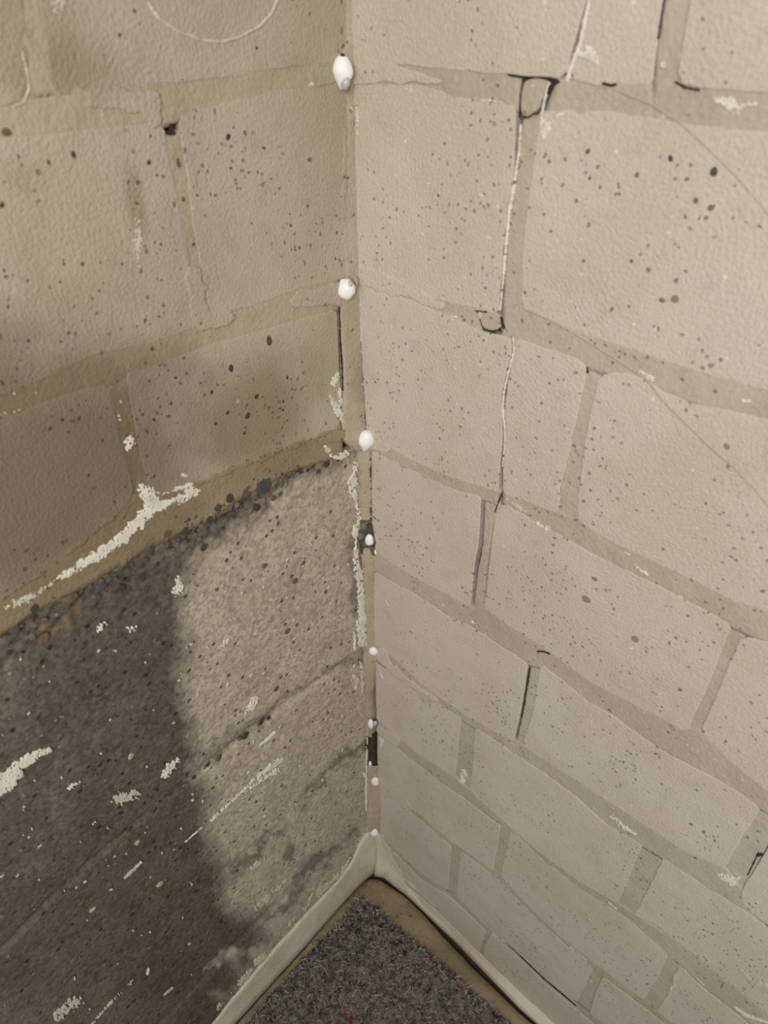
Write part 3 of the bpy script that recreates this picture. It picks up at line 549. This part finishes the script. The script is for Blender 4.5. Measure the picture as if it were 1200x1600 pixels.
# right wall
pr([(851, -20, 8), (851, 15, 6), (844, 45, 1)], rag=2)
pr([(920, 0, 3), (905, 70, 3), (893, 100, 4), (886, 124, 4)], rag=2)
pr([[(905, 84, 5), (932, 97, 5)], [(918, 74, 5), (925, 90, 10)]], rag=4)
pr([[(1070, 82, 6), (1062, 95, 4)], [(1075, 80, 3), (1086, 79, 2)]], rag=4); pr([(1035, 102, 5)], rag=4)
pr([[(845, 185, 3), (852, 200, 8), (848, 215, 4)], [(855, 195, 4), (877, 178, 3)], [(847, 178, 3), (850, 172, 2)]], rag=4)
pr([[(1118, 155, 5), (1140, 162, 11), (1155, 170, 6)], [(1150, 163, 4), (1180, 163, 3)]], rag=7)
pr([(857, 130, 2), (849, 160, 2), (846, 180, 2)], rag=1)
for seg in ([(813, 195, 1.5), (810, 240, 1.5), (803, 282, 2)], [(803, 290, 3), (796, 322, 3.5), (793, 350, 2), (789, 395, 2.5)], [(788, 400, 2.5), (786, 435, 1.5), (781, 485, 1.2)],
            [(801, 528, 1.5), (803, 548, 1.8), (795, 578, 1.8), (787, 612, 1.5), (785, 640, 2), (789, 680, 1.5), (785, 730, .8)]):
    pr(seg, rag=1.6, thick=.0009)
pr([(740, 154, 1.5), (760, 157, 2.5), (785, 161, 1.5)], rag=2.5); pr([(690, 107, .6), (740, 112, 1), (780, 117, .8)], rag=1.5, m=M_PAINT2)
pr([(1000, 581, 3), (1018, 592, 5)], rag=2.5); pr([(1160, 626, 3), (1170, 627, 3)], rag=2)
pr([(838, 818, 3), (856, 826, 4)], rag=3); pr([(790, 780, 1.5), (808, 792, 3), (820, 800, 2)], M_PAINT2, rag=2.5)
pr([(992, 883, 3), (1010, 898, 4)], rag=3); pr([(975, 862, 1), (985, 868, 1.5)], rag=1.5)
pr([(602, 938, 1.5), (607, 947, 2)], rag=1); pr([(690, 946, 3)], rag=3, m=M_PAINT2); pr([(738, 972, 3), (744, 978, 2)], rag=3)
pr([(723, 1206, 4), (722, 1218, 7)], rag=3.5); pr([[(955, 1276, 3), (972, 1291, 4), (992, 1304, 2)]], rag=2.5)
pr([(945, 1070, 3)], rag=3, m=M_PAINT2); pr([[(1015, 1108, .6), (1030, 1105, .8), (1024, 1098, .8)]], rag=.8, m=M_PAINT2)
pr([[(1125, 1370, 5), (1145, 1378, 7)], [(1150, 1375, 4), (1155, 1372, 3)]], rag=4); pr([(950, 1410, 1.5), (962, 1420, 1.5)], rag=1)
pr([[(1058, 1525, 9), (1066, 1520, 8)], [(1055, 1535, 8), (1045, 1552, 2)]], M_PAINT2, rag=4)
pr([(768, 1460, 2.5), (785, 1470, 2), (806, 1492, 1.5)], M_PAINT2, rag=1.5); pr([(890, 1480, 2), (915, 1500, 2)], rag=1.8, m=M_PAINT2); pr([(920, 1436, 3), (919, 1442, 2)], M_PAINT2, rag=2)
pr([(1150, 1510, 1), (1175, 1532, 5), (1210, 1550, 6)], M_PAINT2, rag=3); pr([(1143, 1570, 1), (1165, 1587, 3), (1200, 1598, 2)], rag=2); pr([(1085, 1525, 1), (1100, 1540, 1)], rag=.8)
pr([(1158, 1218, 3), (1162, 1221, 2)], M_PAINT2, rag=3); pr([(923, 1533, 4), (925, 1537, 2)], M_PAINT2, rag=2.5)
pr([(557, 168, 2), (558, 190, 2.5)], M_PAINT, rag=1.8); pr([(558, 195, 1), (558, 210, 1.5)], M_PAINT, rag=1.5)
pr([(564, 500, 2), (564, 532, 2)], rag=.8); pr([(563, 550, 2), (563, 566, 2)], rag=2.5); pr([(566, 600, .8), (569, 660, .8)], M_PAINT2, rag=.8)
pr([(590, 1040, .8), (597, 1060, 1.6)], rag=.8); pr([(597, 1150, 5), (596, 1160, 4), (593, 1172, 1)], M_PAINT, rag=1)
pr([(1187, 718, 1), (1178, 750, 1), (1170, 775, 1)], M_PAINT2, rag=.9)
pr([(700, 493, 1), (713, 496, 1.5)], M_PAINT, rag=1.5)
# tool marks and trowel arcs in relief
def arc_mark(side, pts, r, parent, mat, thick=.0006, **k): return smear('trowel_ridge', side, [(x, y, r) for x, y in pts], mat, parent, rag=k.pop('rag', .5), thick=thick, **k)
arc_mark(R, [(880, 120), (960, 140), (1020, 165), (1065, 195), (1110, 235), (1160, 285), (1200, 335), (1260, 430)], 1.6, wall_right, M_RM)
arc_mark(R, [(818, 482), (860, 500), (905, 525), (960, 560), (1010, 592), (1035, 625), (1060, 650), (1100, 690), (1140, 725), (1180, 765), (1240, 840)], 2.0, wall_right, M_RM)
arc_mark(R, [(1035, 625), (1050, 645), (1062, 680)], 1.0, wall_right, M_RM)
arc_mark(R, [(905, 1080), (920, 1110), (925, 1150)], 1.0, wall_right, M_PAINT2)
arc_mark(R, [(1055, 792), (1100, 798), (1140, 805)], .9, wall_right, M_RM)
arc_mark(L, [(232, 5), (250, 30), (280, 50), (315, 62), (345, 66), (375, 58), (405, 42), (425, 20), (440, -15)], 3.2, wall_left, M_PAINT2, thick=.0007, rag=2)
arc_mark(L, [(34, 80), (42, 110), (46, 140), (38, 160), (22, 167)], 1.5, wall_left, M_PAINT2, rag=2)
for pts in ([(200, 134), (240, 133), (285, 130)], [(280, 178), (320, 170), (350, 162), (440, 141)], [(330, 497), (345, 490), (412, 472)], [(313, 418), (322, 460), (329, 492)], [(0, 648), (30, 643)], [(345, 122), (362, 119)]):
    arc_mark(L, pts, .6, wall_left, M_PAINT2, rag=1.2)
for pts in ([(600, 101), (650, 106), (720, 110)], [(610, 440), (640, 455), (665, 470)], [(660, 742), (700, 760)], [(850, 541), (890, 556), (914, 572)], [(916, 580), (904, 640), (889, 700), (876, 770)], [(600, 708), (640, 730)]):
    arc_mark(R, pts, .5, wall_right, M_PAINT2, rag=1.0)
# left wall
pl([[(485, 134, 3), (493, 128, 8)], [(493, 125, 6), (503, 115, 7)], [(505, 108, 4), (507, 118, 4)]], rag=3.5)
pl([(95, -10, 26), (98, 8, 18)], M_PAINT2, rag=20, freq=.05, thick=.0002, por=.14); pl([(66, 88, 6)], M_PAINT2, rag=6)
pl([(216, 345, 5), (218, 375, 9), (214, 405, 8)], M_PAINT2, rag=11, freq=.16, thick=.0003, por=.15)
pl([(203, 680, 4), (203, 690, 9), (200, 700, 5)], rag=5); pl([(286, 742, 4), (290, 745, 4)], rag=3)
pl([[(222, 764, 7), (232, 775, 14), (236, 795, 10)], [(245, 790, 10), (270, 778, 12), (300, 768, 13)], [(238, 795, 11), (215, 818, 11), (190, 842, 9), (150, 868, 9), (110, 893, 7), (85, 907, 3)]], rag=7, freq=.12)
pl([[(80, 912, 3), (60, 925, 5), (40, 937, 8)], [(35, 938, 7), (10, 950, 3)]], M_PAINT2, rag=6)
pl([[(528, 585, 5), (523, 597, 7)], [(518, 620, 4), (527, 640, 8), (537, 656, 5)], [(531, 608, 3), (532, 630, 4)], [(540, 652, 4), (544, 645, 3)]], M_PAINT, rag=4)
pl([[(510, 698, 3), (513, 703, 6)], [(517, 712, 4), (530, 714, 7), (543, 708, 6)]], M_PAINT, rag=2.5)
pl([[(556, 725, 4), (555, 740, 4)], [(552, 750, 8), (552, 765, 7), (557, 780, 4)], [(559, 785, 3), (562, 815, 3)]], rag=4, freq=.3)
pl([[(560, 815, 3), (556, 830, 5), (557, 850, 3)], [(557, 850, 3), (557, 880, 4), (562, 900, 7)], [(563, 905, 6), (567, 940, 7), (567, 980, 8), (568, 1005, 8)]], rag=3.5, freq=.25)
pl([(555, 990, 2), (555, 1015, 2)], M_PAINT, rag=2)
pl([[(565, 1040, 4), (568, 1080, 4)], [(558, 1058, 6), (556, 1072, 6)]], M_PAINT2, rag=5)
pl([(574, 1085, 1.5), (576, 1120, 1.5), (576, 1150, 1.5), (573, 1200, 1.5), (573, 1240, 2.5), (573, 1265, 2)], M_PAINT, rag=1.5)
pl([(569, 1208, 2), (571, 1214, 2)], M_WHITE, rag=1)
for c in ([(281, 905, 5), (278, 920, 9), (272, 930, 3)], [(157, 984, 5), (163, 974, 3)], [(200, 982, 3), (207, 983, 4), (213, 980, 2)], [(388, 1112, 4), (397, 1098, 7), (402, 1090, 4)], [(355, 1000, 3), (345, 1013, 3)], [(325, 1015, 2), (330, 1012, 1)],
          [(258, 1212, 6), (268, 1198, 7), (280, 1188, 4)], [(110, 1232, 3), (122, 1222, 3)], [(303, 947, 2), (301, 948, 2)]):
    pl(c, M_PAINT, rag=6, freq=.3, thick=.0004)
pl([[(0, 1225, 14), (25, 1207, 13)], [(25, 1200, 9), (50, 1184, 8), (80, 1171, 4)], [(0, 1235, 10), (20, 1222, 8)]], rag=4, freq=.14)
pl([(438, 1187, 6), (432, 1192, 6), (400, 1218, 3), (330, 1283, 2)], M_PAINT, rag=2.5); pl([(432, 1205, 5), (405, 1222, 3), (392, 1232, 2)], M_PAINT, rag=2.5); pl([(320, 1290, 1), (290, 1316, .8)], M_PAINT, rag=1.5)
pl([(430, 1145, 2.5), (418, 1156, 3), (406, 1166, 1)], M_PAINT, rag=1.5); pl([(222, 1348, 2), (205, 1363, 3), (195, 1373, 2)], M_PAINT2, rag=2)
pl([(458, 1366, 2), (430, 1393, 4), (402, 1420, 4)], M_PAINT2, rag=5); pl([(412, 1340, 4), (395, 1358, 5)], M_PAINT2, rag=7, ani=(1, .5))
pl([(233, 1514, 2), (231, 1522, 2)], M_PAINT, rag=2); pl([[(210, 1530, 1), (180, 1560, 2), (145, 1600, 2)]], M_PAINT2, rag=2.5); pl([(270, 1544, 1.5), (256, 1556, 1.5)], M_PAINT2, rag=1.5)
pl([[(120, 1565, 8), (90, 1590, 8)]], M_PAINT2, rag=10, thick=.0002); pl([(186, 1250, 8), (212, 1240, 6)], M_PAINT2, rag=9, thick=.0002)
for (x, y) in ((120, 1388), (132, 1380), (172, 1392), (235, 1458), (222, 1462), (2, 1371), (27, 1370), (55, 1250-30), (165, 1345), (178, 1340), (146, 1288), (60, 1325), (412, 1278), (418, 1268)): pl([(x, y, 1.3), (x+random.uniform(2, 5), y-random.uniform(2, 4), 1.0)], M_PAINT2, rag=2)
for (x, y) in ((22, 643), (30, 640), (8, 645), (23, 615), (57, 614), (189, 628), (186, 650), (188, 656), (160, 172), (162, 180), (238, 145)): pl([(x, y, 2.2), (x+1, y+1, 1.5)], M_PAINT2, rag=1)
# ragged edges of mortar and cove render run on to the walls
for pts in ([(245, 782), (310, 755), (350, 740)], [(350, 738), (400, 720), (480, 688), (532, 668)], [(0, 938), (80, 886), (185, 800)]):
    smear('mortar_smear', L, [(x, y, 3) for x, y in pts], M_OC, wall_left, rag=8, freq=.08, thick=.0002, h0=.0003)
smear('mortar_smear', L, [(505, 688, 5), (530, 678, 8), (548, 672, 8)], M_OC, wall_left, rag=8, freq=.1, thick=.0003, h0=.0004)
smear('render_smear', L, [(572, 1306, 3), (556, 1330, 3), (533, 1364, 2), (491, 1404, 1), (440, 1460, 2), (390, 1518, 1), (340, 1580, 1)], M_COVE, wall_left, rag=13, freq=.05, thick=.0001, h0=.0000, por=.001)
smear('render_smear', L, [(470, 1425, 1), (490, 1395, 1), (482, 1415, 2)], M_COVE, wall_left, rag=1, thick=.0004, h0=.0001)
smear('render_smear', R, [(596, 1306, 3), (608, 1338, 4), (632, 1374, 3), (680, 1416, 1)], M_COVE, wall_right, rag=3, freq=.09, thick=.0003, h0=.0004)
# tiny scattered splashes
rg = random.Random(11)
for k in range(70):
    x = rg.uniform(290, 560); y = rg.uniform(790, 1260)
    if y < 860+(450-x)*.5: continue
    pl([(x, y, rg.uniform(1.0, 2.3)), (x+rg.uniform(0, 4), y-rg.uniform(0, 5), 1)], M_PAINT2, rag=1.3, thick=.0003)
for k in range(60):
    x = rg.uniform(0, 300); y = rg.uniform(1010, 1590)
    pl([(x, y, rg.uniform(.8, 1.8)), (x+rg.uniform(0, 4), y-rg.uniform(0, 4), .8)], M_PAINT2, rag=1.2, thick=.0003)
# open pits and cracks: thin dark patches, the shade inside painted as colour
M_SHADE = simple('painted_shade', lin(62, 52, 42), .95)
def crack(side, pts, r, parent, **k): return smear('crack', side, [(x, y, max(r, .8)) for x, y in pts], M_SHADE, parent, rag=k.pop('rag', .5 if r < 1 else 1.0), thick=.00012, step=.5, **k)
for pts, r in (([(795, 117), (812, 120), (832, 119), (850, 122), (872, 127)], 2.2), ([(872, 128), (860, 135), (855, 145)], 2.5), ([(943, 131), (955, 134), (962, 132)], 2.8), ([(1055, 128), (1070, 137), (1092, 141)], 2.0),
               ([(817, 122), (813, 150), (811, 182)], .9), ([(812, 183), (825, 184), (835, 176)], .8), ([(1037, 0), (1032, 35), (1028, 60)], 1.4),
               ([(1185, 1333), (1176, 1352), (1168, 1368)], 1.2), ([(1183, 1337), (1190, 1336)], 2.2), ([(783, 497), (787, 512)], 2.5), ([(783, 772), (773, 800)], .9), ([(768, 490), (752, 487), (742, 486)], .5),
               ([(918, 582), (917, 575)], 2.2), ([(827, 1045), (822, 1080), (815, 1120)], 1.0), ([(780, 1470-5), (800, 1482), (850, 1530), (900, 1572)], .5),
               ([(745, 487), (755, 515), (770, 519), (783, 512)], .5), ([(840, 1018), (850, 1018), (858, 1022)], 1.5)): crack(R, pts, r, wall_right)
for pts, r in (([(268, 195), (268, 205)], 2.5), ([(262, 208), (272, 208)], 3), ([(548, 320), (549, 350), (548, 380)], 1.3), ([(531, 475), (533, 540), (536, 580), (537, 610)], .6)): crack(L, pts, r, wall_left)
for pts, r in (([(552, 78), (566, 95)], .1),): pass
for pts, r in (([(551, 468), (551, 500), (554, 520)], 1.5), ([(556, 90), (566, 92), (579, 90)], 1.0), ([(560, 98), (570, 96), (580, 100)], 1.2), ([(569, 640), (572, 660), (569, 675)], .5), ([(577, 705), (578, 760), (578, 820)], .7), ([(582, 880), (582, 940), (584, 990)], .6),
               ([(562, 441), (577, 441), (583, 447), (589, 452)], 1.2), ([(588, 697), (594, 703)], 1.2), ([(584, 807), (587, 812)], .8), ([(596, 1020), (602, 1026), (606, 1034)], 1.0), ([(549, 530), (554, 538)], 1.2)): crack(R, pts, r, wall_right)

# ------------------------------------------------------------ plugs in the drilled corner holes
def blob_mesh(prof_fn, nu=28, nv=18, sd=0, noise=.06):
    V = []; F = []
    for i in range(nv+1):
        th = math.pi*i/nv
        for j in range(nu):
            ph = 2*math.pi*j/nu; x = math.sin(th)*math.cos(ph); y = math.sin(th)*math.sin(ph); z = math.cos(th)
            k = 1+noise*2*(float(vn(ph*.95+sd+3*math.cos(ph), th*2.2+sd))-.5); V.append(prof_fn(x*k, y*k, z*k))
    for i in range(nv):
        for j in range(nu): a = i*nu+j; b = i*nu+(j+1) % nu; F.append((a, b, b+nu, a+nu))
    return V, F
right_v, up_v = _r0, np.array([0, 0, 1.0]); inn = np.array([1, -1, 0])/math.sqrt(2)     # along the corner's diagonal
def corner_point(x, y, off):
    """point in the vertical plane through the corner, off metres out along the diagonal, seen at (x, y)"""
    n = inn; d = ray([x], [y])[0]; t = (off-CAM@n)/(d@n); return CAM+d*t
def plug(x, y, wpx, hpx, label, off=None, tail=None, sd=0, tip=0.0, parts=True, bend=0.0):
    if off is None: off = max(.0035, wpx*.5*.00052*1.0)
    c = corner_point(x, y, off); s = float((c-CAM)@_d)/FPX; rx = wpx/2*s; rz = hpx/2*s/math.cos(PIT)*.93
    root = bpy.data.objects.new('injection_plug', None); C.objects.link(root); root.location = c
    tag(root, label, 'plug', 'white plugs pressed into the drilled holes down the corner')
    def f(px, py, pz):
        k = 1.0
        if pz < 0: k = 1-tip*min(1, -pz)**1.2
        return tuple(right_v*px*rx*k+inn*py*rx*.8*k+up_v*pz*rz+right_v*bend*rx*(min(0, pz)**2))
    V, F = blob_mesh(f, sd=sd); o = mesh_obj('plug_cap', np.array(V)+c, F, M_PLUG, root, smooth=True); fix_normals(o)
    if tail:
        tx, ty, tw, th = tail; c2 = corner_point(tx, ty, off+.0025)
        V, F = blob_mesh(lambda a, b, e: tuple(right_v*a*tw/2*s+inn*b*tw/2*s+up_v*e*th/2*s/math.cos(PIT)+right_v*e*tw*.15*s), 16, 10, sd+2)
        o = mesh_obj('plug_tail', np.array(V)+c2, F, M_PLUG2, root, smooth=True); fix_normals(o); tag(o, 'translucent grey tail')
    return root, c, s
def collar(c, x, y, rpx, s, mat, hole=True):
    """crumbled rim of the drilled hole behind the plug"""
    V = []; F = []; n = 26
    for k, (rr, oo) in enumerate(((1.35, -.0035), (1.18, .0012), (1.02, .0006), (.95, -.004))):
        for i in range(n):
            a = 6.283*i/n; q = rr*(1+.10*math.sin(3*a+x)+.06*math.sin(7*a+y)); V.append(c-inn*.004+inn*oo+right_v*math.cos(a)*q*rpx*s+up_v*math.sin(a)*q*rpx*s/math.cos(PIT))
    for k in range(3):
        for i in range(n): j = (i+1) % n; F.append((k*n+i, k*n+j, (k+1)*n+j, (k+1)*n+i))
    return mesh_obj('hole_rim', np.array(V), F, mat, corner, smooth=True)
_, c, s = plug(535.5, 113, 33, 40, 'topmost white plug, long teardrop shape with a grey tail, high in the corner', tail=(540, 130, 15, 16), tip=.4, sd=1, bend=-.12)
collar(c, 535, 108, 16, s, M_LM)
bl = box('hole_shadow', (0, 0, 0), (.001, .001, .001), M_SHADE); bpy.data.objects.remove(bl)
c9 = corner_point(535, 87, .0100); V, F = blob_mesh(lambda a, b, e: tuple(right_v*a*4*s+inn*b*3*s+up_v*e*3*s), 12, 8)
o = mesh_obj('pin_hole', np.array(V)+c9, F, M_SHADE, bpy.data.objects['injection_plug'], smooth=True); tag(o, 'dark hole at the tip')
_, c, s = plug(540, 452, 31, 28, 'round white ball-shaped plug in the corner, second from the top', sd=4, off=.0105, tail=(546, 446, 9, 12))
collar(c, 540, 452, 15, s, M_LM)
_, c, s = plug(572, 689, 27, 32, 'egg-shaped white plug with a pointed tip, at the top end of the concrete base', sd=7, tip=.55, bend=-.25)
_, c, s = plug(577, 843, 13, 18, 'small white plug sunk in a crumbled dark hole below the egg-shaped plug', sd=9, off=.0075, tip=-.3)
_, c, s = plug(588, 862, 8, 12, 'tiny greyish plug sunk just right of and below the crumbled hole', sd=10, off=.0065)
_, c, s = plug(583.5, 1017, 15, 14, 'small round white plug at the foot of the long white smear', sd=12, off=.0065)
_, c, s = plug(579.5, 1131, 9, 19, 'white hooked plug with a grey hollow, halfway down the lower corner', sd=14, off=.005, tail=(586, 1130, 7, 9))
_, c, s = plug(578, 1194, 6, 14, 'narrow white plug left of the dark crack, just above the angular plug', sd=16, off=.005)
_, c, s = plug(586, 1219, 13, 18, 'angular white plug low in the corner, second from the bottom', sd=18, off=.006, tip=-.4)
_, c, s = plug(585, 1301, 13, 19, 'lowest white plug, at the top of the pale cove by the floor', sd=20, off=.009, tip=.4)
# crumbs round the sunk plug
for x, y, r, m in ((568, 822, 5, 3), (575, 828, 5, 0), (580, 832, 4, 2), (563, 838, 5, 3), (570, 850, 4, 3), (584, 852, 4, 2), (590, 858, 4, 1), (576, 822, 4, 2), (586, 872, 3, 4)):
    cc = corner_point(x, y, .0066); o = bpy.data.objects.new('pebble', PM[(m, random.randrange(4))]); C.objects.link(o); o.parent = corner; o.location = cc
    rr = 1.3*r*float((cc-CAM)@_d)/FPX; o.scale = (rr, rr, rr); o.rotation_euler = (1.4, random.uniform(-.5, .5), .7)

# ------------------------------------------------------------ floor, cove, felt mat
floor = box('floor', (-.05, -.95, -.09), (1.0, .05, -.012), M_DEEP)
tag(floor, 'rough tan screed floor, bare along the foot of both walls', 'floor', kind='structure')
M_SCR = masonry('screed', lin(158, 146, 120), lin(128, 116, 93), .07, speck=lin(80, 68, 52), swirl=0, grit=.6)
dark_l = [(580, 1362), (565, 1370), (518, 1419), (473, 1473), (410, 1541), (360, 1597), (300, 1665), (190, 1790)]
dark_r = [(580, 1362), (599, 1365), (635, 1394), (702, 1455), (747, 1502), (815, 1572), (846, 1600), (960, 1710)]
def floor_strip(name, outer, inner, mat, top=.0, off=.0):
    a = resample(unp('F', outer), 90); b = resample(unp('F', inner), 90); m = 10
    t = np.linspace(0, 1, m)[None, :, None]; G2 = a[:, None]*(1-t)+b[:, None]*t
    hz = top+(fbm(G2[..., 0]*90, G2[..., 1]*90)-.5)*.0025; hz[:, 0] -= .0015
    P = np.concatenate([G2, hz[..., None]], -1); lo = P[:, :1].copy(); lo[..., 2] = -.012; P = np.concatenate([lo, P], 1)
    o = mesh_obj(name, P.reshape(-1, 3), grid_faces(90, m+1).tolist(), mat, floor, smooth=True)
    if o.data.polygons[200].normal.z < 0: o.data.flip_normals()
    return o
# one bare strip along each wall; they meet under the corner
floor_strip('screed_strip', [(590, 1375), (576, 1373), (562, 1384), (522, 1427), (477, 1481), (414, 1550), (364, 1606), (304, 1674), (194, 1799)], [(640, 1500), (600, 1480), (560, 1470), (530, 1500), (480, 1560), (440, 1600), (400, 1660), (330, 1750), (270, 1830)], M_SCR)
floor_strip('screed_strip', [(576, 1373), (592, 1374), (631, 1399), (661, 1428), (691, 1462), (736, 1509), (770, 1542), (808, 1580), (836, 1603), (948, 1713)], [(560, 1440), (590, 1480), (620, 1510), (650, 1560), (680, 1600), (720, 1640), (760, 1680), (820, 1750)], M_SCR, top=.0004)
def cove(name, side, wall_px, floor_px, label):
    n = 80; a = resample(unp(side, wall_px), n); b = resample(unp('F', floor_px), n); m = 9
    A = to_world(side, a[:, 0], a[:, 1]+(fbm(np.arange(n)*.22, np.zeros(n)+2)-.5)*.005*np.clip(np.arange(n)/4, 0, 1), .0004); B = np.concatenate([b, np.full((n, 1), .0)], 1)
    B[0] = (.006, -.006, 0); A[0, :2] = (.0008, -.0008)
    if side == 'R': B[:, 1] = np.minimum(B[:, 1], -.0035); K = np.stack([(A[:, 0]+B[:, 0])/2, B[:, 1]*.25, A[:, 2]*.25], -1)
    else: B[:, 0] = np.maximum(B[:, 0], .0035); K = np.stack([B[:, 0]*.25, (A[:, 1]+B[:, 1])/2, A[:, 2]*.25], -1)
    K[0] = (.0015, -.0015, A[0, 2]*.25)
    t = np.linspace(0, 1, m)[None, :, None]; Gd = A[:, None]*(1-t)**2+2*K[:, None]*t*(1-t)+B[:, None]*t*t
    nz = (fbm(np.arange(n)[:, None]*.5, np.arange(m)[None]*.6)-.5)*.0014
    nz[0] = 0; Gd[..., 2] += nz
    ed = Gd[:, -1:].copy(); ed[..., 2] = -.012; back = Gd[:, :1].copy(); back[..., 1 if side == 'R' else 0] = .006 if side == 'R' else -.006
    Gd = np.concatenate([back, Gd, ed], 1)
    o = mesh_obj(name, Gd.reshape(-1, 3), grid_faces(n, m+2).tolist(), M_COVE, None, smooth=True)
    if o.data.polygons[300].normal.z < 0: o.data.flip_normals()
    return tag(o, label, 'cove', kind='structure')
cove('baseboard_left', L, [(584, 1290), (573, 1300), (562, 1318), (551, 1345), (528, 1377), (491, 1415), (414, 1500), (365, 1558), (340, 1590), (280, 1656), (160, 1790)], dark_l, 'pale rendered cove along the foot of the left wall')
cove('baseboard_right', R, [(584, 1290), (593, 1303), (599, 1322), (613, 1347), (635, 1383), (680, 1420), (752, 1491), (862, 1596), (980, 1708)], dark_r, 'thin pale rendered cove along the foot of the right wall')
# felt mat
def felt():
    s = N('grey_felt', .95)
    col = s.mix(s.ramp(s.noise(120, 4, .7), .35, .65), lin(132, 126, 119), lin(82, 77, 74))
    col = s.mix(s.ramp(s.noise(500, 3, .7), .5, .72), col, lin(170, 162, 154))
    col = s.mix(s.math('MULTIPLY', s.ramp(s.noise(38, 3), .66, .72), .6), col, lin(120, 40, 42))
    return s.done(col, s.bump(s.noise(400, 4, .7), .003, 1.0))
M_FELT = felt()
corner_xy = unp('F', [(563, 1411)])[0]
el = unp('F', [(563, 1411), (536, 1446), (477, 1500), (394, 1597)]); er = unp('F', [(566, 1412), (590, 1428), (626, 1460), (680, 1505), (752, 1568), (790, 1602)])
mat_root = bpy.data.objects.new('felt_mat', None); C.objects.link(mat_root); mat_root.location = (.26, -.26, 0)
tag(mat_root, 'grey recycled felt mat with red flecks lying on the floor in the corner', 'mat')
n = 120; la = resample(np.concatenate([el, [[el[-1, 0]+.02, -.62]]]), n); ra = resample(np.concatenate([er, [[.62, er[-1, 1]-.02]]]), n)
la += np.stack([(fbm(np.arange(n)*.4, np.zeros(n))-.5)*.004, np.zeros(n)], -1); ra += np.stack([np.zeros(n), (fbm(np.arange(n)*.4, np.ones(n))-.5)*.004], -1)
t = np.linspace(0, 1, n)[None, :, None]; Gm = la[:, None]*(1-t)+ra[:, None]*t
hz = .006+(fbm(Gm[..., 0]*110, Gm[..., 1]*110)-.5)*.007; Pm = np.concatenate([Gm, hz[..., None]], -1)
lo1 = Pm[:, :1].copy(); lo1[..., 2] = 0; lo2 = Pm[:, -1:].copy(); lo2[..., 2] = 0; Pm = np.concatenate([lo1, Pm, lo2], 1)
o = mesh_obj('felt_sheet', Pm.reshape(-1, 3), grid_faces(n, n+2).tolist(), M_FELT, mat_root, smooth=True)
if o.data.polygons[5000].normal.z < 0: o.data.flip_normals()
FM = [simple('fibre_'+a, lin(*b), .8, .1) for a, b in (('grey', (158, 150, 145)), ('dark', (66, 61, 63)), ('pale', (206, 196, 182)), ('violet', (118, 109, 114)), ('red', (150, 38, 42)), ('black', (34, 31, 32)))]
rg = np.random.RandomState(3); V = []; F = []; fm = []
reds = unp('F', [(575, 1484), (500, 1592), (545, 1598), (480, 1588), (690, 1530)])
for k in range(8500):
    if k < 7000: a_, b_ = rg.rand()**.8, rg.rand()
    else: a_, b_ = rg.rand()*.6, (0.01 if k % 2 else .99)
    i0 = min(int(a_*n*.75), n-1); p = Gm[i0, min(int(b_*n), n-1)]+rg.randn(2)*.0012; ci = rg.choice(6, p=[.33, .22, .14, .14, .02, .15])
    dr = np.linalg.norm(reds-p, axis=1)/np.array([.004, .012, .010, .006, .004])
    if dr.min() < 1 and rg.rand() < .75: ci = 4
    a = rg.rand()*6.28; ln = rg.uniform(.002, .0075)*(1.5 if ci == 2 else 1); seg = 4; cur = rg.randn()*1.6; r_ = rg.uniform(.00012, .00034)*(1.3 if ci in (1, 5) else 1)
    z = .0062+(float(fbm(p[0]*110, p[1]*110))-.5)*.007+rg.rand()*.0014; base = len(V); x, y = p
    for q in range(seg+1):
        zz = z+.0014*math.sin(q/seg*3.14)*rg.rand(); nx, ny = -math.sin(a), math.cos(a)
        V += [(x+nx*r_, y+ny*r_, zz), (x-nx*r_, y-ny*r_, zz), (x, y, zz+r_*1.6)]
        x += math.cos(a)*ln/seg; y += math.sin(a)*ln/seg; a += cur/seg+rg.randn()*.25
        if q:
            b0 = base+(q-1)*3
            for e in range(3): F.append((b0+e, b0+(e+1) % 3, b0+3+(e+1) % 3, b0+3+e)); fm.append(ci)
o = mesh_obj('fibre', V, F, None, mat_root, mats=FM, fmat=fm); tag(o, kind='stuff')
print('script done', len(bpy.data.objects))
